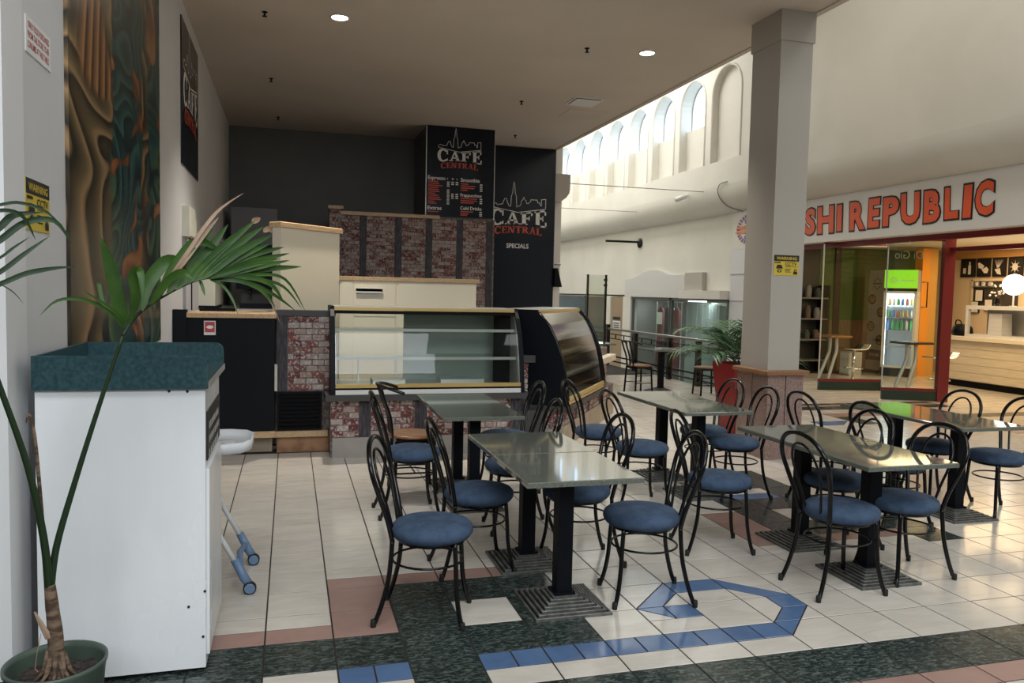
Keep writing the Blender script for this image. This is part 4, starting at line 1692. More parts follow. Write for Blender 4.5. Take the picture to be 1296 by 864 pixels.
# ------------------------------------------------------------------ brick counter with louvre, straight case and angled pod
t = thing('brick_service_wall', 'narrow brick faced wall with a black louvre beside the black counter', 'counter', (.23, 4.4, 0))
b = B()
b.box(-.02, .52, 4.255, 4.45, .16, 1.32)
b.build('core', MORTAR, t)
b = B()
b.box(-.03, .53, 4.235, 4.46, 1.32, 1.375)
b.build('top_rail', LEDGE, t)
plank_post(t, (-.018, 4.25, 0), (1, 0, 0), (0, -1, 0), .095, .59, 1.32)
brick_panel(t, (.08, 4.25, 0), (1, 0, 0), (0, -1, 0), .42, .60, 1.32, 12)
b = B()
b.box(-.015, .405, 4.22, 4.25, .215, .59)
lv = b.build('louvre_frame', BLACK_MATT, t)
for k in range(9):
    b = B()
    z = .235 + k * .038
    b._add([(0.005, 4.216, z), (.385, 4.216, z), (.385, 4.200, z + .022), (.005, 4.200, z + .022), (.005, 4.222, z + .03), (.385, 4.222, z + .03)], [(0, 1, 2, 3), (3, 2, 5, 4)])
    b.build('louvre_slat', BLACK_METAL, lv, fix=False)
b = B()
b.box(-.03, .46, 4.19, 4.30, .155, .212)
b.build('oak_sill', WOODX, t)
b = B()
b.box(-.015, .47, 4.235, 4.40, 0, .155)
b.build('chipboard_panel', CHIP, t)
b = B()
b.bbox(-.045, -.012, 4.20, 4.23, .60, .86, .01)
b.build('cream_edge', BEIGEP, t)

t = thing('brick_counter', 'brick faced cafe counter with a charcoal ledge and grey kickboard', 'counter', (1.4, 4.2, 0))
XB0, XB1 = .47, 2.33
b = B()
b.box(XB0 + .004, XB1, 3.905, 4.65, .0, .55)
b.build('core', MORTAR, t)
b = B()
b.box(XB0 + .02, XB1, 3.885, 3.91, 0, .19)
b.build('kickboard', KICK, t)
b = B()
b.box(XB0 - .05, XB1 + .06, 3.79, 4.66, .55, .607)
b.build('ledge', LEDGE, t)
for a_, c_ in ((.47, .735), (.842, 1.265), (1.38, 1.80), (1.905, 2.225)):
    brick_panel(t, (a_, 3.90, 0), (1, 0, 0), (0, -1, 0), c_ - a_, .19, .55, 6)
for a_, c_ in ((.735, .842), (1.265, 1.38), (1.80, 1.905), (2.225, 2.33)):
    plank_post(t, (a_, 3.90, 0), (1, 0, 0), (0, -1, 0), c_ - a_, .19, .55)
# filler wall to the right of the straight case
b = B()
b.box(2.34, 2.72, 4.10, 4.2, 0, .88)
b.box(2.34, 2.62, 3.98, 4.10, 0, .40)
b.build('filler_core', LEDGE, t)
brick_panel(t, (2.345, 4.098, 0), (1, 0, 0), (0, -1, 0), .34, .55, .88, 6)
b = B()
b.box(2.335, 2.74, 4.05, 4.22, .88, .955)
b.build('filler_rail', LEDGE, t)

# straight display case
t = thing('display_case', 'long straight glass food display case with gold trims on the brick counter', 'display case', (1.4, 4.2, .607))
xa, xb = .49, 2.315
prof = [(3.815, .66), (3.835, .80), (3.875, .98), (3.95, 1.18), (4.04, 1.33), (4.12, 1.395)]   # glass curve (y, z)
side = [(3.80, .607)] + [(y - .012, z) for y, z in prof] + [(4.12, 1.425), (4.60, 1.425), (4.60, .607)]
for x in (xa, xb):
    b = B()
    b.extrude_profile(side, x - .02, x + .02, lambda p, q: (q, p[0], p[1]))
    b.build('end_panel', BLACK_MATT, t)
b = B()
for (y0, z0), (y1, z1) in zip(prof[:-1], prof[1:]):
    b.quad((xa + .02, y0, z0), (xb - .02, y0, z0), (xb - .02, y1, z1), (xa + .02, y1, z1))
b.build('front_glass', CGLASS, t, smooth=True)
b = B()
b.box(xa + .02, xb - .02, 4.10, 4.60, 1.40, 1.425)
b.build('roof', STEEL, t)
b = B()
b.box(xa + .02, xb - .02, 4.085, 4.105, 1.388, 1.418)
b.build('gold_trim', GOLD, t)
b = B()
b.box(xa + .02, xb - .02, 4.06, 4.085, 1.355, 1.386)
b.build('black_trim', BLACK_METAL, t)
b = B()
b.box(xa + .02, xb - .02, 3.803, 3.825, .670, .706)
b.build('gold_trim', GOLD, t)
b = B()
b.box(xa + .02, xb - .02, 3.806, 3.825, .652, .670)
b.build('black_trim', BLACK_METAL, t)
b = B()
b.box(xa + .02, xb - .02, 3.798, 3.825, .609, .652)
b.build('silver_trim', M('silver', (.80, .80, .79), .3, metal=.3), t)
b = B()
b.box(xa + .02, xb - .02, 3.83, 4.60, .62, .66)
b.build('deck', STEEL, t)
for x in (xa + .021, xb - .025):
    b = B()
    b.extrude_profile([(y + .02, z) for y, z in prof] + [(4.58, 1.39), (4.58, .665)], x, x + .004, lambda p, q: (q, p[0], p[1]))
    b.build('end_liner', STEEL, t)
xm = 1.27
b = B()
b.box(xm - .03, xb - .02, 4.58, 4.60, .66, 1.40)
b.build('sliding_door', M('case_back', (.30, .34, .325), .22), t)
for z, y0 in ((1.20, 4.06), (.93, 3.98)):
    b = B()
    b.box(xa + .03, xb - .03, y0, 4.5, z, z + .008)
    sh = b.build('shelf', CGLASS, t)
    b = B()
    b.box(xa + .03, xb - .03, y0 - .012, y0, z - .012, z + .016)
    b.build('shelf_edge', STEEL, sh)
for x in (xa + .28, xa + .66):
    b = B()
    b.box(x - .008, x + .008, 4.47, 4.49, .66, .93)
    b.build('shelf_upright', STEEL, t)
for x0_, x1_ in ((xa + .40, xa + .72), (xm + .3, xm + .75)):
    b = B()
    b.box(x0_, x1_, 4.2, 4.45, .66, .70)
    b.build('food_tray', STEEL, t)

# angled pod carrying the curved case
AD = radians(56.0)                                          # direction of its length
pd = Vector((cos(AD), sin(AD), 0))
t = thing('brick_pod', 'angled brick pod with a tan kickboard under the curved display case', 'counter', (2.80, 3.86, 0), AD, local=True)
LP = 2.78
b = B()
b.box(0.06, LP, 0.055, .95, 0, .40)
b.build('core', MORTAR, t)
b = B()
b.box(0.05, LP - .02, 0.035, .06, 0, .235)
b.build('kickboard', KICKTAN, t)
b = B()
b.box(0.045, .058, 0.05, .70, 0, .20)
b.build('end_kickboard', KICK, t)
b = B()
b.box(-.02, 1.86, -.02, .9, .395, .445)
b.build('ledge', LEDGE, t)
x = .05
for wseg in (.62, .62, .62, .62):
    brick_panel(t, (x, .05, 0), (1, 0, 0), (0, -1, 0), wseg - .09, .235, .395, 3)
    plank_post(t, (x + wseg - .09, .05, 0), (1, 0, 0), (0, -1, 0), .09, .235, .395)
    x += wseg
brick_panel(t, (.055, .62, 0), (0, -1, 0), (-1, 0, 0), .56, .20, .395, 3)
# stepped brick end with pale slabs
b = B()
b.box(1.90, 2.62, .12, .80, .40, .90)
b.box(1.88, 2.50, .45, .95, .90, .98)
b.build('step_core', MORTAR, t)
brick_panel(t, (1.90, .118, 0), (1, 0, 0), (0, -1, 0), .70, .40, .72, 6)
brick_panel(t, (1.90, .448, 0), (1, 0, 0), (0, -1, 0), .58, .80, .90, 2)
b = B()
b.bbox(1.86, 2.74, 0.02, .50, .72, .80, .006)
b.build('lower_slab', PLASTER, t)
b = B()
b.bbox(1.86, 2.62, .36, 1.0, .90, .955, .006)
b.build('upper_slab', PLASTER, t)

t = thing('curved_display_case', 'curved glass display case with gold trims standing on the angled brick pod', 'display case', (2.80, 3.86, .445), AD, local=True)
zs = 0.0
L0, L1 = 0.0, 1.84
cvp = [(0.0, .06), (.012, .16), (.035, .30), (.075, .48), (.14, .66), (.22, .82), (.33, .945)]
side = [(-.015, 0.0)] + [(y - .012, z) for y, z in cvp] + [(.33, .975), (.80, .975), (.80, 0.0)]
for k, x in enumerate((L0, L1)):
    b = B()
    b.extrude_profile(side, x, x + .03, lambda p, q: (q, p[0], p[1]))
    b.build('end_panel', BLACK_MATT, t)
    b = B()
    b.s = True
    b.tube([(x + .015, y - .014, z) for y, z in cvp], .016, 8)
    b.build('edge_trim', BLACK_METAL, t)
b = B()
for (y0, z0), (y1, z1) in zip(cvp[:-1], cvp[1:]):
    b.quad((L0 + .03, y0, z0), (L1, y0, z0), (L1, y1, z1), (L0 + .03, y1, z1))
b.build('front_glass', CGLASS2, t, smooth=True)
b = B()
b.box(L0 + .03, L1, -.012, .01, .045, .085)
b.build('gold_trim', GOLD, t)
b = B()
b.box(L0 + .03, L1, -.014, .012, .012, .04)
b.build('gold_trim', GOLD, t)
b = B()
b.box(L0 + .03, L1, .318, .345, .925, .962)
b.build('gold_trim', GOLD, t)
b = B()
b.box(L0 + .03, L1, .33, .80, .955, .975)
b.build('roof', STEEL, t)
b = B()
b.box(L0 + .03, L1, .02, .80, .0, .03)
b.build('deck', STEEL, t)
b = B()
b.box(L0 + .03, L1, .78, .80, .03, .955)
b.build('back_panel', M('case_back_brown', (.36, .335, .275), .35), t)
for z, y0 in ((.27, .10), (.50, .16), (.70, .26)):
    b = B()
    b.box(L0 + .04, L1 - .01, y0, .74, z, z + .008)
    sh = b.build('shelf', M('shelf_steel', (.46, .44, .37), .4, metal=.3), t)
    b = B()
    b.box(L0 + .04, L1 - .01, y0 - .01, y0, z - .01, z + .018)
    b.build('shelf_edge', STEEL, sh)

# ------------------------------------------------------------------ cafe interior behind the counter
t = thing('cream_tower', 'tall cream panelled unit with an oak cap set at an angle behind the brick wall', 'cabinet', (.01, 4.62, 0), radians(45), local=True)
b = B()
b.box(0, .86, 0, .11, 0, 2.19)
b.build('body', CREAM, t)
b = B()
b.bbox(-.025, .885, -.025, .135, 2.19, 2.245, .01)
b.build('oak_cap', WOOD, t)
b = B()
b.box(-.004, 0.0, .0, .11, 1.38, 2.19)
b.build('end_panel', M('cream_matt', (.60, .56, .48), .5), t)

t = thing('rear_cabinet', 'cream rear cabinets with an oak top in front of the brick partition', 'cabinet', (1.55, 6.8, 0))
b = B()
b.box(.70, 2.46, 6.52, 7.1, 0, 1.70)
b.build('carcass', CREAM, t)
b = B()
b.bbox(.655, 2.50, 6.49, 7.12, 1.70, 1.752, .008)
b.build('oak_top', WOODX, t)
b = B()
b.box(.72, .86, 6.505, 6.52, .1, 1.68)
b.build('filler_panel', CREAM, t)
b = B()
b.box(.875, 1.40, 6.50, 6.52, 1.25, 1.665)
d = b.build('flap_door', CREAM, t)
b = B()
b.box(.90, 1.23, 6.455, 6.50, 1.565, 1.60)
b.box(.90, 1.23, 6.455, 6.462, 1.545, 1.60)
b.build('handle', STEEL, d)
b = B()
b.box(1.435, 2.46, 6.508, 6.52, .1, 1.69)
b.build('plain_panel', CREAM, t)
b = B()
b.box(.875, 1.40, 6.50, 6.52, .1, 1.235)
b.build('door', CREAM, t)

t = thing('brick_partition', 'brick partition with dark timber uprights and an oak rail at the rear of the cafe', 'partition', (2.0, 9.56, 0))
b = B()
b.box(.72, 3.46, 9.505, 9.60, 0, 2.82)
b.build('core', MORTAR, t)
xs = [(.74, 1.19), (1.30, 1.76), (1.875, 2.275), (2.385, 2.80), (2.91, 3.315)]
for i, (a_, c_) in enumerate(xs):
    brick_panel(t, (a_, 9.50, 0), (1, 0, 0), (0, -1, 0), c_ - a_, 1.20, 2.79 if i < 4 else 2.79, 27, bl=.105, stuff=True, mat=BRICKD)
    e = xs[i + 1][0] if i < 4 else 3.43
    plank_post(t, (c_, 9.50, 0), (1, 0, 0), (0, -1, 0), e - c_, 1.20, 2.79)
b = B()
b.bbox(.88, 2.50, 9.44, 9.62, 2.79, 2.85, .01)
b.build('oak_rail', WOODX, t)
b = B()
b.box(.70, .88, 9.40, 9.62, 1.2, 2.87)
b.build('end_post', MORTAR, t)
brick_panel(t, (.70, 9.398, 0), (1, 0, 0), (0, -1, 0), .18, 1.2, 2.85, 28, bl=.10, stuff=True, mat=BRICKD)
b = B()
b.bbox(.68, .92, 9.37, 9.64, 2.87, 2.925, .01)
b.build('post_cap', WOODX, t)

cl = sroot('column_2', (2.8, 10.2, 0))
b = B()
b.box(2.285, 3.46, 9.62, YB, 0, H)
b.build('shaft', WALLDARK, cl)
t = thing('menu_board', 'tall navy menu board headed CAFE CENTRAL on the rear column', 'menu board', (2.85, 9.57, 2.83))
b = B()
b.box(2.28, 3.458, 9.57, 9.605, 2.855, 4.345)
b.build('board', DARKBLUE, t)
b = B()
b.box(2.275, 2.285, 9.565, 9.608, 2.855, 4.345)
b.box(3.453, 3.463, 9.565, 9.608, 2.855, 4.345)
b.build('edge_strip', STEEL, t)
logo(t, (2.48, 9.57, 3.74), (1, 0, 0), (0, 0, 1), (0, -1, 0), .73)
b = B()
ym = 9.566
for w_, x_, z_, h_, ww_ in (('Espresso', 2.31, 3.455, .062, .30), ('S', 2.635, 3.465, .03, None), ('M', 2.72, 3.465, .03, None), ('L', 2.80, 3.465, .03, None), ('Smoothie', 2.87, 3.445, .062, .33),
                            ('Frappuccinos', 2.87, 3.195, .055, .37), ('Cold Drinks', 2.87, 2.975, .058, .37), ('Extras', 2.31, 2.955, .062, .24)):
    b = B()
    put_text(b, w_, (x_, ym, z_), (1, 0, 0), (0, 0, 1), h_, ww_, .03)
    b.build('heading', WHITEINK, t, fix=False)
b = B()
random.seed(11)


def prices(x, z, h=.018):
    b.box(x, x + .045, ym, ym + .002, z, z + h)


for i in range(12):
    for x in (2.635, 2.71, 2.785):
        if (x < 2.65 and i != 3) or i < 2 or 5 < i < 9:
            prices(x, 3.415 - i * .033)
for z in (3.40, 3.365, 3.33, 3.295, 3.155, 3.12, 3.085, 2.935, 2.90, 2.875):
    prices(3.205, z)
o = b.build('price_columns', WHITEINK, t, fix=False)
o['kind'] = 'stuff'
b = B()
for i in range(12):
    b.box(2.315, 2.315 + random.uniform(.10, .26), ym, ym + .002, 3.415 - i * .033, 3.432 - i * .033)
for z in (3.40, 3.365, 3.33, 3.295, 3.155, 3.12, 3.085, 2.935, 2.90, 2.875):
    b.box(2.875, 2.875 + random.uniform(.11, .29), ym, ym + .002, z, z + .017)
b.box(2.315, 2.5, ym, ym + .002, 2.915, 2.93)
o = b.build('menu_items', REDINK, t, fix=False)
o['kind'] = 'stuff'

t = thing('specials_board', 'tall navy banner reading CAFE CENTRAL SPECIALS on the rear wall', 'sign', (4.3, 10.86, 1.3))
b = B()
b.box(3.50, 4.995, 10.85, YB - .002, 1.30, 4.335)
b.build('board', DARKBLUE, t)
b = B()
b.box(3.50, 4.995, 10.847, 10.851, 2.575, 2.582)
b.build('fold_line', BLACK_METAL, t)
logo(t, (3.74, 10.85, 2.83), (1, 0, 0), (0, 0, 1), (0, -1, 0), 1.07)
b = B()
put_text(b, 'SPECIALS', (4.045, 10.845, 2.44), (1, 0, 0), (0, 0, 1), .085, .44, .03)
b.build('lettering', WHITEINK, t, fix=False)
t = thing('wall_bracket', 'black wedge shaped bracket at the edge of the navy banner', 'bracket', (5.06, 10.8, 1.7))
b = B()
b.extrude_profile([(5.0, 2.08), (5.06, 2.08), (5.15, 1.72), (5.0, 1.72)], 10.75, YB + .1, lambda p, q: (p[0], q, p[1]))
b.build('wedge', BLACK_MATT, t)
b = B()
b.tube([(5.0, 10.8, 2.15), (5.13, 10.8, 2.15)], .012, 6)
b.build('hook', BLACK_METAL, t)

# ceiling fittings
for x, y, lab in ((.577, 4.80, 'bright round recessed downlight near the left wall'), (4.008, 4.81, 'bright round recessed downlight near the square column')):
    t = thing('ceiling_downlight', lab, 'light', (x, y, H), group='recessed downlights')
    b = B()
    b.s = True
    b.lathe([(.090, 0.0), (.098, -.006), (.086, -.009), (.080, -.004)], 28, Matrix.Translation((x, y, H)), cap0=False, cap1=False)
    b.build('rim', PAPER, t)
    b = B()
    b.lathe([(.0, -.003), (.080, -.003)], 28, Matrix.Translation((x, y, H)), cap0=False, cap1=False)
    b.build('diffuser', M('lamp_white', (.9, .9, .9), emit=(1, .96, .88), es=25), t)
    l = bpy.data.lights.new('downlight_lamp', 'SPOT')
    l.energy = 330
    l.spot_size = radians(100)
    l.spot_blend = .8
    l.shadow_soft_size = .08
    l.color = (1.0, .93, .82)
    lo = bpy.data.objects.new('downlight_lamp', l)
    COL.objects.link(lo)
    lo.location = (x, y, H - .03)
for x, y, lab in ((-.156, 4.89, 'first ceiling sprinkler, left of the left downlight'), (-.153, 7.49, 'middle ceiling sprinkler of the left row'), (-.098, 9.91, 'last ceiling sprinkler near the rear left corner'),
                  (3.304, 4.88, 'ceiling sprinkler left of the right downlight'), (3.304, 7.48, 'ceiling sprinkler left of the air vent'), (3.893, 9.86, 'ceiling sprinkler above the navy banner')):
    t = thing('ceiling_sprinkler', lab, 'sprinkler', (x, y, H), group='ceiling sprinklers')
    b = B()
    b.lathe([(.030, 0), (.030, -.006), (.012, -.01), (.010, -.035)], 12, Matrix.Translation((x, y, H)))
    b.build('body', BLACK_METAL, t)
    b = B()
    b.lathe([(.024, -.042), (.026, -.046), (.004, -.048)], 12, Matrix.Translation((x, y, H)))
    b.build('deflector', BLACK_METAL, t)
t = thing('ceiling_vent', 'small square air vent in the ceiling near the walkway edge', 'vent', (4.15, 7.15, H))
b = B()
b.box(3.93, 4.37, 6.93, 7.37, H - .012, H)
b.build('frame', PAPER, t)
b = B()
b.box(3.965, 4.335, 6.965, 7.335, H - .016, H - .012)
b.build('dark_backing', BLACK_MATT, t)  # black sheet, painted shade behind the slats
for k in range(6):
    b = B()
    y = 6.98 + k * .062
    b._add([(3.97, y, H - .018), (4.33, y, H - .018), (4.33, y + .035, H - .036), (3.97, y + .035, H - .036)], [(0, 1, 2, 3)])
    b.build('vent_slat', PAPER, t, fix=False)
t = thing('access_hatch', 'flush square access hatch in the ceiling beside the air vent', 'hatch', (4.3, 7.95, H))
b = B()
b.box(4.12, 4.72, 7.65, 8.25, H - .006, H)
b.build('panel', CEIL, t)

# ------------------------------------------------------------------ sushi shop opposite
SX = 9.0
t = thing('shop_sign', 'long white fascia sign with orange red SUSHI REPUBLIC lettering above the glass doors', 'sign', (SX, 7.6, 2.59))
b = B()
b.box(SX, SX + .25, 3.6, 11.06, 2.588, 3.355)
b.build('fascia_board', M('fascia_white', (.70, .68, .63), .35), t)
LET = [('S', 9.55, 9.24, 2.72, 3.21), ('U', 9.18, 8.72, 2.72, 3.21), ('S', 8.64, 8.33, 2.72, 3.21), ('H', 8.29, 7.84, 2.72, 3.21), ('I', 7.79, 7.64, 2.73, 3.20), ('R', 7.47, 7.08, 2.72, 3.21),
       ('E', 7.05, 6.78, 2.73, 3.22), ('P', 6.72, 6.37, 2.73, 3.20), ('U', 6.34, 5.95, 2.73, 3.22), ('B', 5.90, 5.58, 2.72, 3.21), ('L', 5.52, 5.26, 2.74, 3.21), ('I', 5.21, 5.05, 2.73, 3.21), ('C', 5.01, 4.70, 2.74, 3.23)]
b, b2 = B(), B()
random.seed(5)
for ch, ya, yb_, za, zb in LET:
    tl = random.uniform(-.02, .05)
    uz = Vector((0, tl, 1))
    b, b2 = B(), B()
    put_text(b, ch, (SX - .006, ya + .012, za - .012), (0, -1, 0), uz, (zb - za) + .024, ya - yb_ + .024, .105, fit=True)
    put_text(b2, ch, (SX - .011, ya - .014, za + .016), (0, -1, 0), uz, (zb - za) - .032, ya - yb_ - .028, .065, fit=True)
    lo_ = b.build('letter', BLACKINK, t, fix=False)
    b2.build('letter_fill', ORANGERED, lo_, fix=False)
# round emblem at the far end of the sign: toothed ring of letters, blue panel, orange hand
yc, zc = 10.42, 2.975
b, b2 = B(), B()
for i in range(26):
    a = 2 * pi * i / 26
    b = B()
    b._add([(SX - .008, yc - r * cos(a + d) * 1.25, zc + r * sin(a + d) * .82) for r, d in ((.27, -.08), (.37, -.09), (.37, .05), (.27, .04))], [(0, 1, 2, 3)])
    b.build('ring_letter', CRIMSON if i % 2 else M('ink_violet', (.16, .13, .36), .5), t, fix=False)
b2 = B()
for k in range(4):
    b2.quad((SX - .009, yc + .16, zc - .20 + k * .105), (SX - .009, yc - .16, zc - .20 + k * .105), (SX - .009, yc - .16, zc - .125 + k * .105), (SX - .009, yc + .16, zc - .125 + k * .105))
b2.build('emblem_panel', M('ink_violet', (.16, .13, .36), .5), t, fix=False)
b = B()
for dz, yy in ((.045, .50), (-.045, .52)):
    b._add([(SX - .012, yc + yy * cos(2 * pi * i / 16) * (1 if cos(2 * pi * i / 16) > 0 else .3), zc + dz + .032 * sin(2 * pi * i / 16)) for i in range(16)], [tuple(range(16))])
b.build('emblem_hand', M('ink_orange', (.75, .25, .08), .5), t, fix=False)

shop = sroot('wall_shop', (11.7, 7.7, 0))
SHOPW = M('shop_wall', (.72, .58, .40), .6)
b = B()
b.box(14.42, 14.6, 3.6, 11.6, 0, 2.85)
b.build('back_wall', SHOPW, shop)
b = B()
b.box(9.26, 14.6, 11.38, 11.6, 0, 2.85)
b.build('side_wall', M('shop_green', (.07, .14, .02), .5), shop)
b = B()
b.box(9.0, 14.6, 3.4, 3.6, 0, 2.85)
b.build('near_wall', SHOPW, shop)
b = B()
b.box(9.26, 14.6, 3.4, 11.6, 2.75, 2.85)
b.build('ceiling_panel', M('shop_ceiling', (.75, .70, .58), .6), shop)
for k in range(15):
    b = B()
    z = 1.16 + k * .105
    b.box(11.40, 13.3, 11.345, 11.38, z, z + .09)
    b.build('green_slat', M('shop_green_slat', (.075, .155, .022), .45), shop)
b = B()
b.box(11.40, 13.3, 11.34, 11.38, 0.0, 1.14)
b.build('timber_dado', M('dado_brown', (.19, .11, .055), .5, c2=(.26, .16, .08), ns=5, stretch=(8, 8, 1)), shop)
b = B()
b.box(11.78, 11.93, 11.30, 11.34, 0, 2.75)
b.build('dark_upright', M('shop_brown', (.045, .018, .012), .5), shop)
b = B()
b.box(9.26, 11.38, 11.33, 11.38, 0, 2.75)
b.build('dark_panel', M('shop_dark', (.02, .026, .024), .4), shop)
# tile floor of the shop
b = B()
b.box(12.3, 14.42, 3.6, 11.38, -.11, .0)
b.build('back_floor', M('shop_floor', (.50, .42, .30), .25, c2=(.56, .48, .36), ns=3), shop)
# header rails over the opening
b = B()
b.box(9.26, 9.34, 3.6, 11.0, 2.50, 2.59)
b.build('door_track', MAROON, shop)
b = B()
b.box(10.1, 10.18, 3.6, 6.50, 2.38, 2.45)
b.build('open_door_rail', MAROON, shop)

t = thing('drink_shelf_unit', 'dark shelf unit with jars at the far left inside the sushi shop', 'shelf', (10.85, 11.1, 0))
b = B()
b.box(10.3, 10.34, 10.95, 11.32, 0, 1.9)
b.box(11.36, 11.40, 10.95, 11.32, 0, 1.9)
b.build('side_panels', BLACK_MATT, t)
for z in (.25, .70, 1.15, 1.60):
    b = B()
    b.box(10.34, 11.36, 10.95, 11.32, z, z + .03)
    b.build('shelf', GREYP, t)
random.seed(2)
for zi, z in enumerate((.73, 1.18, 1.63)):
    for k in range(4):
        x = 10.48 + k * .24
        hh = random.uniform(.16, .30)
        b = B()
        b.lathe([(.07, z), (.075, z + hh * .8), (.05, z + hh), (.05, z + hh + .03)], 10, Matrix.Translation((x, 11.12, 0)))
        o = b.build('storage_jar', M('jar_%d' % ((k + zi) % 3), ((.10, .07, .05), (.20, .20, .19), (.05, .06, .05))[(k + zi) % 3], .3))
        tag(o, '%s storage jar on the %s shelf of the dark unit in the sushi shop' % (('leftmost', 'second', 'third', 'rightmost')[k], ('lower', 'middle', 'upper')[zi]), 'jar', 'jars on the dark shop shelves')


def glass_leaf(name, label, p0, p1, stile_end, green=True):
    p0, p1 = Vector((p0[0], p0[1], 0)), Vector((p1[0], p1[1], 0))
    L = (p1 - p0).length
    t = thing(name, label, 'door', tuple(p0), math.atan2(p1.y - p0.y, p1.x - p0.x), local=True)
    b = B()
    b.box(0, L, -.006, .006, .20, 2.55)
    b.build('pane', SHOPGLASS, t)
    b = B()
    b.box(0, L, -.03, .03, 0.005, .155)
    b.build('kick_rail', M('door_green', (.012, .035, .026), .35), t)
    b = B()
    b.box(0, L, -.03, .03, .155, .20)
    b.build('bottom_rail', MAROON, t)
    b = B()
    b.box(0, L, -.025, .025, 2.55, 2.585)
    b.build('top_rail', MAROON, t)
    b = B()
    b.box(-.008, .008, -.012, .012, .2, 2.55)
    b.build('edge_strip', STEEL, t)
    if stile_end:
        b = B()
        b.box(L, L + .16, -.07, .07, .005, 2.585)
        b.build('red_stile', MAROON, t)
    return t, L


leaf1, L1_ = glass_leaf('glass_door_leaf', 'left folding glass door of the sushi shop with a dark green kick rail', (9.06, 8.16), (10.18, 7.93), False)
leaf2, L2_ = glass_leaf('glass_door_leaf', 'folding glass door of the sushi shop ending in a thick red post', (9.31, 6.92), (10.06, 6.58), True)
b = B()
b.tube([(.52, -.05, 1.5), (.60, -.05, 1.5), (.60, -.05, 1.9), (.52, -.05, 1.9)], .010, 6)
b.build('pull_handle', BLACK_METAL, leaf2)
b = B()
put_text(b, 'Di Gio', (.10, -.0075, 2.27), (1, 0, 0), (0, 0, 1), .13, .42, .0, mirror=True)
b.build('reflected_lettering_paint', M('reflection_paint', (.22, .27, .18), .5), leaf2, fix=False)  # reflection of a sign opposite, painted as letters on the pane

# drinks fridge
t = thing('drinks_fridge', 'lit drinks fridge with a lime green header behind the glass door', 'fridge', (12.25, 9.80, 0))
fx, fy0, fy1 = 12.25, 9.49, 10.11
b = B()
b.box(fx + .03, fx + .75, fy0, fy0 + .03, .0, 2.24)
b.box(fx + .03, fx + .75, fy1 - .03, fy1, .0, 2.24)
b.box(fx + .72, fx + .75, fy0, fy1, 0, 2.24)
b.box(fx + .03, fx + .75, fy0, fy1, 0, .20)
b.box(fx + .03, fx + .75, fy0, fy1, 1.80, 2.24)
b.build('cabinet', PLASTW, t)
b = B()
b.box(fx + .012, fx + .03, fy0, fy1, 1.86, 2.24)
b.build('lit_header', M('header_lime', (.25, .6, .02), .4, emit=(.25, .72, .02), es=0.62), t)
b = B()
for k in range(10):
    a0, a1 = 2 * pi * k / 10, 2 * pi * (k + 1) / 10
    P_ = lambda a, r: (fx + .010, 9.93 + r * cos(a), 2.02 + r * sin(a))
    b.quad(P_(a0, .05), P_(a0, .065), P_(a1, .065), P_(a1, .05))
b.quad((fx + .010, 9.935, 2.0), (fx + .010, 9.92, 2.0), (fx + .010, 9.92, 2.05), (fx + .010, 9.935, 2.05))
b.quad((fx + .010, 9.80, 2.01), (fx + .010, 9.55, 2.01), (fx + .010, 9.55, 2.03), (fx + .010, 9.80, 2.03))
b.build('header_mark', PAPER, t, fix=False)
b = B()
b.box(fx + .012, fx + .03, fy0, fy1, 1.80, 1.86)
b.build('display_strip', BLACK_METAL, t)
b = B()
b.box(fx + .012, fx + .03, fy0, fy1, .02, .20)
b.build('grille', BLACK_MATT, t)
b = B()
b.box(fx, fx + .025, fy0, fy0 + .05, .20, 1.80)
b.box(fx, fx + .025, fy1 - .05, fy1, .20, 1.80)
b.box(fx, fx + .025, fy0, fy1, .20, .25)
b.box(fx, fx + .025, fy0, fy1, 1.75, 1.80)
b.build('door_frame', PLASTW, t)
b = B()
b.box(fx + .01, fx + .016, fy0 + .05, fy1 - .05, .25, 1.75)
b.build('door_glass', PANE, t)
b = B()
b.box(fx + .05, fx + .07, fy0 + .035, fy0 + .055, .25, 1.75)
b.box(fx + .05, fx + .07, fy1 - .055, fy1 - .035, .25, 1.75)
b.build('lamp_tubes', M('fridge_led', (.9, .9, .9), emit=(.85, .95, 1.0), es=6), t)
b = B()
b.box(fx + .70, fx + .72, fy0 + .03, fy1 - .03, .2, 1.80)
b.build('inner_lining', M('fridge_lining', (.80, .84, .86), .4), t)
for z in (.62, .98, 1.24, 1.50):
    b = B()
    b.box(fx + .08, fx + .68, fy0 + .05, fy1 - .05, z, z + .012)
    b.build('shelf', STEEL, t)
l = bpy.data.lights.new('fridge_lamp', 'AREA')
l.shape = 'RECTANGLE'
l.size, l.size_y, l.energy, l.color = .5, .5, 14, (.88, .96, 1.0)
lo = bpy.data.objects.new('fridge_lamp', l)
COL.objects.link(lo)
lo.location = (fx + .38, 9.81, 1.79)
random.seed(9)
cols = [(.55, .30, .10), (.50, .48, .40), (.08, .30, .08), (.10, .20, .45), (.45, .10, .05), (.45, .42, .12)]
rowlab = {1.512: 'upper', 1.252: 'middle', .992: 'lower'}
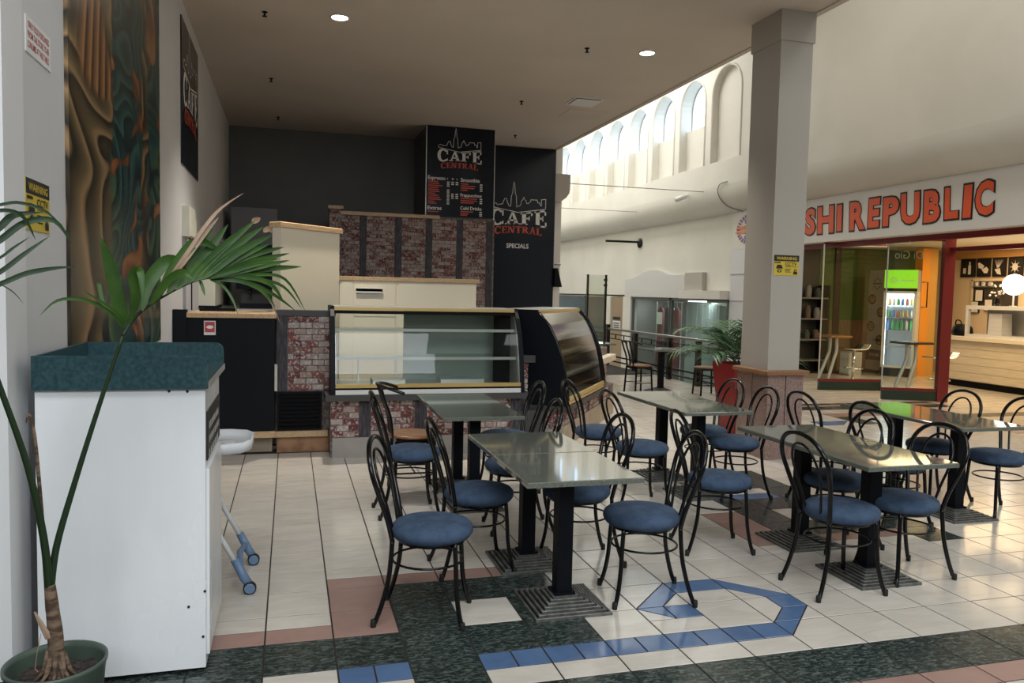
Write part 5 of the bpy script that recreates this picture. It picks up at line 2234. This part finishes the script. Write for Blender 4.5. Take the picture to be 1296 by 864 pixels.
for zi, z in enumerate((1.512, 1.252, .992)):
    for k in range(6):
        y = fy1 - .10 - k * .084
        c = cols[(k + 2 * zi) % 6] if zi < 2 else ((.05, .38, .12) if k in (1, 2, 3) else cols[(k + 3) % 6])
        b = B()
        b.s = True
        hh = .15 if zi < 2 else .21
        b.lathe([(.030, z), (.033, z + .01), (.033, z + hh * .72), (.014, z + hh * .92), (.014, z + hh)], 10, Matrix.Translation((fx + .16, y, 0)))
        o = b.build('drink_bottle', M('drink_%.2f_%.2f' % (c[0], c[1]), c, .3))
        tag(o, 'drink bottle %s on the %s shelf of the lit fridge' % (('at the left end', 'second from left', 'third from left', 'third from right', 'second from right', 'at the right end')[k], rowlab[z]), 'bottle', 'bottles in the drinks fridge')

FC = Vector((12.25, 9.80, 0))
FR = Matrix.Translation(FC + Vector((.035, .105, 0))) @ Matrix.Rotation(radians(41), 4, 'Z') @ Matrix.Translation(-FC)
t.rotation_euler = (0, 0, radians(41))
t.location = FC + Vector((.035, .105, 0))
for ob in [o_ for o_ in COL.objects if o_.name.startswith('drink_bottle') or o_.name == 'fridge_lamp']:
    ob.matrix_world = FR @ Matrix.Translation(ob.location)
t = thing('pull_up_banner', 'grey stand up banner with round food pictures beside the drinks fridge', 'banner', (12.65, 10.95, 0))
b = B()
b.box(12.64, 12.66, 10.72, 11.24, .04, 2.27)
b.build('panel', M('banner_grey', (.42, .40, .39), .5), t)
b = B()
b.box(12.55, 12.75, 10.72, 11.24, 0, .05)
b.build('stand', BLACK_MATT, t)
b = B()
b.box(12.632, 12.64, 10.73, 11.23, .27, .50)
b.build('dark_band', BLACKINK, t)
b = B()
put_text(b, 'NOW OPEN', (12.630, 11.12, .36), (0, -1, 0), (0, 0, 1), .06, .30, .02)
b.build('lettering', PAPER, t, fix=False)
for k, (yy, zz) in enumerate(((11.12, 1.62), (10.84, 1.34), (11.12, 1.02), (10.84, .72))):
    b = B()
    b.lathe([(.115, 0), (.115, .006)], 20, Matrix.Translation((12.639, yy, zz)) @ Matrix.Rotation(-pi / 2, 4, 'Y'))
    d = b.build('food_picture', BLACKINK, t)
    b = B()
    b.lathe([(.085, .0065), (.085, .008)], 14, Matrix.Translation((12.639, yy, zz)) @ Matrix.Rotation(-pi / 2, 4, 'Y'))
    b.build('food_print', M('food_print', (.40, .26, .14), .6, c2=(.10, .12, .05), ns=25), d)
b = B()
for k in range(8):
    a = 2 * pi * k / 8
    b.quad(*[(12.632, 10.98 + r * cos(a + e), 1.97 + r * sin(a + e)) for r, e in ((.09, -.2), (.13, -.2), (.13, .2), (.09, .2))])
b.box(12.63, 12.638, 10.86, 11.10, 1.955, 1.985)
b.build('emblem', M('banner_ink', (.12, .10, .10), .6), t, fix=False)

t = thing('orange_pillar', 'bright orange upright panel to the right of the drinks fridge', 'pillar', (13.1, 10.2, 0))
b = B()
b.box(13.0, 13.2, 10.1, 10.3, 0, 2.72)
b.build('front_face', M('pillar_orange', (.80, .28, .01), .45), t)
b = B()
b.box(13.2, 13.42, 10.12, 10.3, 0, 2.72)
b.build('side_face', M('pillar_amber', (.62, .30, .06), .45), t)
for k, (yy, zz) in enumerate(((9.95, 1.75), (9.70, 1.55), (10.05, 1.5))):
    t = thing('wall_picture', ('small framed picture highest on the shop wall beside the orange panel', 'small framed picture right of the orange panel, lower of two', 'tiny framed picture closest to the orange panel')[k], 'picture', (14.42, yy, zz))
    b = B()
    b.box(14.38, 14.42, yy - .10, yy + .10, zz - .13, zz + .13)
    b.build('frame', BLACK_MATT, t)
    b = B()
    b.box(14.374, 14.38, yy - .085, yy + .085, zz - .115, zz + .115)
    b.build('print', PAPER, t)

# shop counter with planks
t = thing('sushi_counter', 'cream counter with wide horizontal planks inside the sushi shop', 'counter', (12.8, 6.4, 0))
b = B()
b.box(12.38, 13.1, 4.0, 8.72, .12, .88)
b.build('core', M('counter_core', (.40, .34, .25), .6), t)
PLK = M('counter_plank', (.62, .55, .42), .4, c2=(.68, .61, .48), ns=4, stretch=(1, 1, 10))
for k in range(5):
    b = B()
    z = .135 + k * .148
    b.bbox(12.35, 12.38, 4.0, 8.70, z, z + .142, .004)
    b.build('plank', PLK, t)
b = B()
b.box(12.40, 13.1, 4.0, 8.70, 0, .12)
b.build('plinth', BLACK_MATT, t)
b = B()
b.bbox(12.28, 13.15, 3.95, 8.76, .88, .955, .006)
b.build('worktop', M('counter_top', (.74, .68, .56), .3), t)
t = thing('sushi_display', 'low white framed glass display on the sushi shop counter', 'display case', (12.8, 7.0, .955))
for z0, z1 in ((.955, 1.0), (1.47, 1.54)):
    b = B()
    b.box(12.5, 13.0, 5.0, 8.45, z0, z1)
    b.build('frame_rail', PLASTW, t)
for y in (8.39, 5.0):
    b = B()
    b.box(12.5, 12.56, y, y + .06, 1.0, 1.47)
    b.build('corner_post', PLASTW, t)
b = B()
b.box(12.515, 12.52, 5.06, 8.39, 1.0, 1.47)
b.build('front_glass', PANE, t)
b = B()
b.box(12.97, 13.0, 5.06, 8.4, 1.0, 1.47)
b.build('back_glass', M('display_back', (.5, .46, .40), .2, metal=.5), t)
t = thing('paper_stack', 'pale stack of folded paper inside the sushi display', 'paper', (12.75, 7.9, 1.0))
b = B()
for k in range(5):
    b.box(12.62, 12.86, 7.75 + .004 * k, 8.05 - .003 * k, 1.0 + k * .08, 1.078 + k * .08)
b.build('sheets', PAPER, t)
t = thing('handbag', 'black bag lying at the left end of the sushi counter', 'bag', (12.6, 8.62, .955))
b = B()
b.s = True
b.lathe([(.0, 0), (.16, 0), (.19, .05), (.17, .16), (.10, .22), (0, .23)], 16, Matrix.Translation((12.6, 8.60, .955)), cap0=False, cap1=False)
b.build('body', BLACK_MATT, t)
b = B()
b.s = True
b.tube(catmull([(12.52, 8.68, 1.12), (12.5, 8.66, 1.24), (12.5, 8.56, 1.24), (12.52, 8.52, 1.12)], 4), .012, 6)
b.build('strap', BLACK_MATT, t)
# menu boards with white food icons
bd = [(10.47, 10.10), (10.05, 9.72), (9.66, 9.34), (9.28, 8.95), (8.90, 8.57)]
ICW = M('icon_white', (.75, .72, .66), .5)
ILAB = ('bottle and jar', 'folded rolls', 'prawn', 'crab', 'fish')
for k, (ya, yb_) in enumerate(bd):
    t = thing('icon_board', 'black icon panel with a white %s drawing above the sushi kitchen' % ILAB[k], 'sign', (14.4, (ya + yb_) / 2, 2.3), group='black icon panels')
    b = B()
    b.box(14.38, 14.42, yb_, ya, 2.15, 2.54)
    b.build('board', BLACKINK, t)
    b = B()
    P_ = lambda u, v: (14.375, ya - (ya - yb_) * u, 2.15 + .39 * v)
    if k == 0:
        for u, v, w_, h_ in ((.2, .2, .2, .3), (.55, .15, .2, .5), (.6, .65, .1, .2)):
            b.quad(P_(u, v), P_(u + w_, v), P_(u + w_, v + h_), P_(u, v + h_))
    elif k == 1:
        b._add([P_(.1, .75), P_(.2, .8), P_(.6, .6), P_(.45, .42), P_(.15, .5)], [(0, 1, 2, 3, 4)])
        b._add([P_(.4, .4), P_(.75, .55), P_(.92, .4), P_(.85, .2), P_(.6, .2)], [(0, 1, 2, 3, 4)])
    elif k == 2:
        for q in range(6):
            b._add([P_(.4, .4), P_(.2 + .12 * q, .9), P_(.22 + .12 * q, .9), P_(.45, .4)], [(0, 1, 2, 3)])
        b._add([P_(.2, .4), P_(.6, .45), P_(.7, .1), P_(.4, .15)], [(0, 1, 2, 3)])
    elif k == 3:
        b._add([P_(.5 + .2 * cos(2 * pi * i / 12), .5 + .2 * sin(2 * pi * i / 12)) for i in range(12)], [tuple(range(12))])
        for q in range(8):
            a = 2 * pi * q / 8
            b._add([P_(.5 + .15 * cos(a - .2), .5 + .15 * sin(a - .2)), P_(.5 + .4 * cos(a), .5 + .38 * sin(a)), P_(.5 + .15 * cos(a + .2), .5 + .15 * sin(a + .2))], [(0, 1, 2)])
    else:
        b._add([P_(.1, .5), P_(.4, .75), P_(.7, .55), P_(.9, .75), P_(.9, .25), P_(.7, .45), P_(.4, .25)], [(0, 1, 2, 5, 6), (2, 3, 4, 5)])
    b.build('icon', ICW, t, fix=False)
b = B()
b.box(14.30, 14.42, 3.7, 10.6, 2.55, 2.75)
o = b.build('bulkhead', M('bulkhead_amber', (.45, .24, .07), .5), shop)
t = thing('kitchen_hatch', 'dark serving hatch with steel shelves in the rear wall of the sushi shop', 'hatch', (14.4, 9.6, 1.5))
b = B()
b.box(14.405, 14.418, 9.0, 10.13, 1.52, 2.06)
b.build('opening', M('hatch_dark', (.05, .045, .04), .5), t)
b = B()
for q in ((9.0, 10.17, 2.06, 2.10), (9.0, 10.17, 1.48, 1.52), (10.13, 10.17, 1.48, 2.10), (8.96, 9.0, 1.48, 2.10)):
    b.box(14.38, 14.42, q[0], q[1], q[2], q[3])
b.build('frame', M('hatch_frame', (.72, .60, .44), .5), t)
b = B()
b.box(14.36, 14.404, 9.55, 10.12, 1.93, 1.95)
b.build('shelf', STEEL, t)
for k in range(3):
    b = B()
    b.lathe([(.05, 1.952), (.055, 2.03), (.03, 2.05)], 10, Matrix.Translation((14.36, 9.66 + .17 * k, 0)))
    o = b.build('steel_canister', STEEL)
    tag(o, '%s steel canister on the hatch shelf of the sushi kitchen' % ('rightmost', 'middle', 'leftmost')[k], 'canister', 'canisters on the hatch shelf')
t = thing('globe_lantern', 'glowing white globe lantern on a thin stem above the sushi display', 'lamp', (12.62, 7.55, 1.54))
b = B()
b.s = True
b.lathe([(.01, 1.74)] + [(.19 * cos(radians(a)), 1.93 + .19 * sin(radians(a))) for a in range(-80, 85, 10)] + [(.01, 2.12)], 24, Matrix.Translation((12.62, 7.55, 0)))
b.build('globe', M('lantern_white', (.9, .9, .88), emit=(1, .93, .80), es=2.2), t)
b = B()
b.s = True
b.tube([(12.62, 7.55, 1.54), (12.62, 7.55, 1.76)], .014, 8)
b.lathe([(.06, 1.54), (.06, 1.552)], 14, Matrix.Translation((12.62, 7.55, 0)))
b.build('stem', PLASTW, t)
t = thing('flower_vase', 'dark vase of white blossom standing on the sushi display', 'vase', (12.7, 8.0, 1.54))
b = B()
b.s = True
b.lathe([(.04, 1.54), (.06, 1.60), (.03, 1.68), (.035, 1.70)], 12, Matrix.Translation((12.7, 7.95, 0)))
b.build('vase', BLACK_METAL, t)
random.seed(4)
b = B()
for k in range(26):
    x, y, z = 12.7 + random.uniform(-.10, .10), 7.95 + random.uniform(-.22, .22), 1.72 + random.uniform(0, .24)
    b.lathe([(.0, z - .02), (.022, z), (.0, z + .02)], 6, Matrix.Translation((x, y, 0)), cap0=False, cap1=False)
o = b.build('blossom', PAPER, t)
o['kind'] = 'stuff'
b = B()
for k in range(5):
    b.tube([(12.7, 7.95, 1.68), (12.7 + .05 * cos(k), 7.95 + .16 * cos(k * 1.3), 1.85)], .004, 5)
b.build('twigs', BARK, t)

# bar tables and stools in the shop
for x, y, lab, wd in ((10.42, 7.52, 'tall table with a dark square top and bent chrome legs behind the red post door', BLACK_METAL), (10.35, 9.45, 'tall table with a brown top and bent chrome legs behind the left glass door', SEATWOOD)):
    t = thing('bar_table', lab, 'table', (x, y, 0))
    b = B()
    b.bbox(x - .24, x + .24, y - .24, y + .24, .86, .90, .008)
    b.build('tabletop', wd, t)
    for s_ in (-.10, .10):
        b = B()
        b.s = True
        b.tube(catmull([(x + .05 * s_, y + s_, .86), (x, y + s_, .60), (x - .06, y + s_ * 1.1, .42), (x - .20, y + s_ * 1.4, .04)], 4), .03, 8)
        b.build('leg', STEEL, t)
    b = B()
    b.lathe([(.24, 0.002), (.24, .012), (.05, .03)], 24, Matrix.Translation((x - .08, y, 0)))
    b.build('base_plate', STEEL, t)
for x, y, lab in ((10.80, 7.28, 'chrome bar stool with a curled seat behind the red post door'), (10.72, 9.30, 'chrome bar stool behind the left glass door of the sushi shop')):
    t = thing('bar_stool', lab, 'stool', (x, y, 0))
    b = B()
    b.s = True
    b.lathe([(.21, .002), (.20, .012), (.05, .035), (.03, .05)], 24, Matrix.Translation((x, y, 0)))
    b.build('base', CHROME, t)
    b = B()
    b.s = True
    b.tube([(x, y, .04), (x, y, .64)], .03, 10)
    b.build('post', CHROME, t)
    b = B()
    b.s = True
    b.tube([(x + .17 * cos(2 * pi * i / 20), y + .17 * sin(2 * pi * i / 20), .26) for i in range(20)], .011, 6, closed=True)
    for k in range(3):
        a = 2 * pi * k / 3
        b.tube([(x, y, .26), (x + .17 * cos(a), y + .17 * sin(a), .26)], .008, 6)
    b.build('foot_ring', CHROME, t)
    b = B()
    b.s = True
    pr = catmull([(-.20, .655), (-.10, .645), (.08, .648), (.17, .67), (.215, .74)], 4)
    for i in range(len(pr) - 1):
        b.quad((x + pr[i][0], y - .19, pr[i][1]), (x + pr[i + 1][0], y - .19, pr[i + 1][1]), (x + pr[i + 1][0], y + .19, pr[i + 1][1]), (x + pr[i][0], y + .19, pr[i][1]))
    o = b.build('seat', CHROME, t, fix=False)
    md = o.modifiers.new('thickness', 'SOLIDIFY')
    md.thickness = .02
t = thing('grey_crate_unit', 'low grey drawer unit behind the left glass door of the sushi shop', 'cabinet', (11.6, 10.3, 0))
b = B()
b.box(11.45, 11.75, 10.3, 10.6, 0, .50)
b.build('body', STEEL, t)
for k in range(3):
    b = B()
    b.box(11.435, 11.45, 10.31, 10.59, .03 + k * .155, .17 + k * .155)
    b.build('drawer', PLASTW, t)

# ------------------------------------------------------------------ walkway: railing, screen, planter, upper wall fittings
t = thing('railing', 'black steel railing along the sunken walkway behind the far tables', 'railing', (7.1, 10, 0))
b = B()
b.bbox(7.07, 7.13, 6.9, 13.1, .80, .845, .008)
b.build('handrail', M('handrail_grey', (.20, .19, .18), .3), t)
for z, h in ((.70, .02), (.60, .02), (.20, .03), (.09, .03)):
    b = B()
    b.box(7.085, 7.115, 6.9, 13.05, z, z + h)
    b.build('rail', BLACK_METAL, t)
for y in (6.95, 8.9, 10.0, 11.55, 13.04):
    b = B()
    b.box(7.06, 7.14, y - .045, y + .045, 0.0, .80 if y < 13 else .92)
    b.build('post', BLACK_METAL, t)
for k in range(13):
    b = B()
    y = 7.2 + k * .45
    b.box(7.09, 7.11, y - .01, y + .01, .61, .71)
    b.build('picket', BLACK_METAL, t)
t = thing('glass_screen', 'tall clear glass screen in a thin dark frame at the far end of the railing', 'screen', (6.77, 13.0, 0))
b = B()
b.box(6.57, 6.98, 12.995, 13.005, .12, 2.03)
b.build('pane', glass('screen_glass', (.90, .95, .93), 1.6, .01), t)
for x in (6.54, 6.98):
    b = B()
    b.box(x, x + .035, 12.97, 13.03, 0.0, 2.04)
    b.build('frame_post', BLACK_METAL, t)
for z in (1.78, 1.90):
    b = B()
    b.box(6.955, 7.02, 12.965, 13.035, z, z + .05)
    b.build('clamp', BLACK_METAL, t)

t = thing('planter', 'tapered red planter with an arching palm behind the square column', 'planter', (5.10, 4.35, 0))
b = B()
for (r0, z0, r1, z1) in ((.155, 0, .235, .80), (.235, .80, .235, .84)):
    b._add([(5.10 + sx * r0, 4.35 + sy * r0, z0) for sx, sy in ((-1, -1), (1, -1), (1, 1), (-1, 1))] + [(5.10 + sx * r1, 4.35 + sy * r1, z1) for sx, sy in ((-1, -1), (1, -1), (1, 1), (-1, 1))],
           [(0, 1, 5, 4), (1, 2, 6, 5), (2, 3, 7, 6), (3, 0, 4, 7)] + ([(3, 2, 1, 0)] if z0 == 0 else []))
b.build('pot', REDPOT, t)
b = B()
b.box(4.88, 5.32, 4.13, 4.57, .74, .78)
b.build('soil', SOIL, t)
random.seed(21)
fr = []
for k in range(15):
    a = radians(150) + (k % 8 - 3.5) * radians(40) + random.uniform(-.15, .15)
    el = random.uniform(.75, 1.2) if k < 8 else random.uniform(1.1, 1.45)
    fr.append((a, el, random.uniform(.60, .92)))
for a, el, L in fr:
    q = []
    p = Vector((5.10 + .05 * cos(a), 4.35 + .05 * sin(a), .78))
    e = el
    n = 14
    for i in range(n + 1):
        q.append(p.copy())
        p = p + Vector((cos(a) * cos(e), sin(a) * cos(e), sin(e))) * (L / n)
        e -= (1.75 / n) * (0.4 + i / n)
    b = B()
    b.tube(q, [.006 * (1 - .8 * i / n) for i in range(n + 1)], 5)
    f_ = b.build('frond', STEM, t)
    lb = B()
    for i in range(3, n + 1):
        for sub in (0, .5):
            if i == n and sub:
                continue
            pp = q[i] if not sub else (q[i] + q[i + 1]) / 2
            tg = (q[min(i + 1, n)] - q[i - 1]).normalized()
            sd = tg.cross(Vector((0, 0, 1))).normalized()
            ll = .34 * (1 - .5 * abs((i - n * .45) / n) * 1.4)
            for s_ in (1, -1):
                d = (sd * s_ * .75 + tg * .65 + Vector((0, 0, -.08 + random.uniform(-.12, .12)))).normalized()
                nn = d.cross(tg).normalized()
                w_ = d.cross(nn).normalized() * .008
                m_ = pp + d * ll * .5 + Vector((0, 0, .01))
                e_ = pp + d * ll + Vector((0, 0, -.03))
                lb._add([pp - w_ * .5, m_ - w_, e_, m_ + w_, pp + w_ * .5], [(0, 1, 3, 4), (1, 2, 3)])
    o = lb.build('leaflets', LEAFP, f_, fix=False)
    o['kind'] = 'stuff'

# upper wall fittings
t = thing('security_camera', 'white security camera on the curved bulkhead of the walkway', 'camera', (8.5, 12.4, 3.8))
b = B()
b.s = True
b.tube([(8.61, 12.3, 3.84), (8.5, 12.3, 3.80)], .02, 8)
b.build('bracket', PAPER, t)
b = B()
b.s = True
b.tube([(8.52, 12.25, 3.80), (8.38, 12.42, 3.74)], .055, 12)
b.build('body', PAPER, t)
b = B()
b.lathe([(.04, 0), (.04, .01)], 12, Matrix.Translation((8.378, 12.422, 3.739)) @ Vector((-.14, .17, -.06)).to_track_quat('Z', 'Y').to_matrix().to_4x4())
b.build('lens', BLACK_METAL, t)
t = thing('sign_arm', 'black metal sign arm projecting from the cream walkway wall', 'sign bracket', (9.0, 15.66, 3.0))
b = B()
b.box(8.07, 9.0, 15.63, 15.69, 2.975, 3.03)
b.build('arm', BLACK_METAL, t)
b = B()
b.lathe([(.13, 0), (.13, .03), (.05, .07)], 16, Matrix.Translation((9.05, 15.66, 2.98)) @ Matrix.Rotation(-pi / 2, 4, 'Y'))
b.build('wall_plate', BLACK_METAL, t)
t = thing('suspension_rod', 'upper thin rod spanning the walkway below the arched windows', 'rod', (7, 11.6, 4), group='thin rods over the walkway')
b = B()
b.tube([(5.24, 11.6, 3.83), (8.60, 11.6, 3.83)], .009, 6)
b.build('rod', PILLAR, t)
t = thing('suspension_rod', 'lower thin rod spanning the far walkway near the banner edge', 'rod', (7, 15, 3.7), group='thin rods over the walkway')
b = B()
b.tube([(5.24, 15.0, 3.72), (8.62, 15.0, 3.72)], .009, 6)
b.build('rod', PILLAR, t)
t = thing('wall_cable', 'looped grey cable running down the bulkhead beside the column', 'cable', (8.6, 10.9, 3.6))
b = B()
b.s = True
b.tube(catmull([(8.57, 10.62, 3.92), (8.57, 10.90, 3.90), (8.58, 10.98, 3.75), (8.66, 10.96, 3.58), (8.78, 10.84, 3.44), (8.95, 10.6, 3.34)], 5), .012, 6)
b.build('cable', M('cable_grey', (.30, .29, .27), .5), t)

# ------------------------------------------------------------------ shop fronts on the lower walkway
t = thing('arched_fascia', 'pale grey fascia panel with a curved top over the lower shop windows', 'sign', (9.03, 14.8, 1.55))
b = B()
pr = [(16.45, 1.555), (16.45, 2.02), (16.0, 2.04), (15.6, 2.12)] + [(14.75 + .85 * cos(a), 2.05 + .20 * sin(a)) for a in [radians(v) for v in (20, 45, 70, 90, 110, 135, 160)]] + [(13.6, 2.10), (13.05, 2.10), (13.05, 1.555)]
b.extrude_profile(pr, 9.0, 9.055, lambda p, q: (q, p[0], p[1]))
b.build('panel', M('fascia_grey', (.60, .59, .57), .5), t)
t = thing('grey_sign_box', 'plain taupe sign box above the cream awning ledge', 'sign', (8.98, 12.6, 1.76))
b = B()
b.box(8.95, 9.055, 12.15, 12.95, 1.72, 2.14)
b.build('box', M('taupe', (.42, .39, .34), .5), t)
t = thing('awning_ledge', 'cream boxed ledge above the curtained shop window', 'ledge', (8.9, 11.6, 1.6))
b = B()
b.box(8.80, 9.055, 11.12, 12.95, 1.545, 1.73)
b.build('ledge', WALLCREAM, t)
lsh = sroot('wall_lower_shops', (10, 16, -.95))
b = B()
b.box(10.9, 11.0, 11.62, 30, -.95, 1.55)
b.build('back_wall', M('shop_back_dark', (.12, .115, .105), .6), lsh)
b = B()
b.box(9.06, 11.0, 11.62, 30, -1.0, -.95)
b.build('floor_slab', M('lower_shop_floor', (.2, .19, .17), .4), lsh)
b = B()
b.box(9.06, 11.0, 11.62, 30, 1.56, 1.6)
b.build('ceiling_slab', M('lower_shop_ceiling', (.4, .4, .38), .6), lsh)
for y0, y1 in ((16.05, 16.55), (17.45, 17.75), (24.0, 30.0)):
    b = B()
    b.box(9.0, 9.2, y0, y1, -.95, 1.55)
    b.build('pier', WALLCREAM, lsh)
for i, (y0, y1) in enumerate(((11.12, 13.75), (13.80, 16.0), (17.8, 19.4), (19.5, 24.0))):
    wn = sroot('window_%d' % (20 + i), (9.05, (y0 + y1) / 2, 0))
    b = B()
    b.box(9.05, 9.06, y0, y1, -.90, 1.53)
    b.build('pane', SHOPGLASS, wn)
    b = B()
    for q in ((y0, y1, -.95, -.88), (y0, y1, 1.50, 1.55), (y0, y0 + .04, -.95, 1.55), (y1 - .04, y1, -.95, 1.55)):
        b.box(9.02, 9.09, q[0], q[1], q[2], q[3])
    b.build('frame', M('frame_grey', (.10, .10, .095), .4), wn)
t = thing('brown_door', 'plain tan door with a small printed notice on the lower walkway', 'door', (9.05, 17.0, -.95))
b = B()
b.box(9.03, 9.08, 16.62, 17.40, -.95, 1.53)
b.build('leaf', M('door_tan', (.33, .24, .15), .5), t)
b = B()
b.box(9.02, 9.03, 16.75, 17.25, .62, .86)
b.build('notice_plate', PAPER, t)
b = B()
b.box(9.012, 9.02, 16.75, 17.25, .90, .97)
for z in (.66, .72, .78):
    b.box(9.014, 9.02, 16.80, 17.20, z, z + .025)
b.build('notice_lines', BLACKINK, t)
t = thing('curtain', 'pale grey gathered curtain behind the lower shop window', 'curtain', (9.4, 12.6, -.9))
b = B()
b.s = True
n = 90
for i in range(n):
    y0, y1 = 11.3 + 2.3 * i / n, 11.3 + 2.3 * (i + 1) / n
    f_ = lambda y: 9.42 + .045 * sin(y * 42) + .02 * sin(y * 17)
    b.quad((f_(y0), y0, -.9), (f_(y1), y1, -.9), (f_(y1), y1, 1.42), (f_(y0), y0, 1.42))
b.build('fabric', M('curtain_grey', (.42, .46, .46), .8), t, fix=False)
b = B()
b.tube([(9.42, 11.25, 1.44), (9.42, 13.65, 1.44)], .015, 6)
b.build('rail', STEEL, t)
t = thing('tube_light', 'short white tube light under the awning ledge', 'light', (9.2, 12.7, 1.5))
b = B()
b.box(9.14, 9.18, 12.3, 13.1, 1.47, 1.51)
b.build('tube', M('tube_white', (.9, .9, .9), emit=(.9, 1, .98), es=3), t)
b = B()
b.box(9.13, 9.19, 12.28, 13.12, 1.51, 1.55)
b.build('batten', PAPER, t)
t = thing('window_notice', 'white paper notice stuck inside the dark lower shop window', 'notice', (9.08, 14.4, 1.0))
b = B()
b.box(9.075, 9.08, 14.28, 14.58, .88, 1.18)
b.build('sheet', PAPER, t)
random.seed(8)
for k, (y, c, lab) in enumerate(((15.6, (.16, .03, .04), 'dark red garment hanging in the lower shop window, furthest left'), (15.2, (.02, .025, .03), 'black garment hanging in the lower shop window'), (14.95, (.25, .26, .25), 'grey garment hanging beside the red one in the lower shop'), (14.7, (.20, .03, .035), 'long red garment hanging nearest the window notice'))):
    t = thing('hanging_garment', lab, 'clothing', (9.7, y, 0), group='garments in the lower shop window')
    b = B()
    b.s = True
    b.lathe([(.0, 1.30), (.06, 1.28), (.13, 1.20), (.12, .8), (.15, .35), (.19, -.35), (.0, -.35)], 12, Matrix.Translation((9.7, y, 0)) @ Matrix.Scale(.6, 4, (1, 0, 0)), cap0=False, cap1=False)
    b.build('cloth', M('garment_%d' % k, c, .8), t)
    b = B()
    b.tube([(9.7, y, 1.28), (9.7, y, 1.40), (9.7, y + .03, 1.43)], .006, 5)
    b.build('hanger_hook', STEEL, t)
t = thing('clothes_rail', 'steel clothes rail behind the dark lower shop window', 'rail', (9.7, 15.2, 1.44))
b = B()
b.tube([(9.7, 14.4, 1.44), (9.7, 15.9, 1.44)], .015, 6)
b.build('rail', STEEL, t)
for y in (14.45, 15.85):
    b = B()
    b.tube([(9.7, y, 1.44), (9.7, y, -.95)], .015, 6)
    b.build('post', STEEL, t)
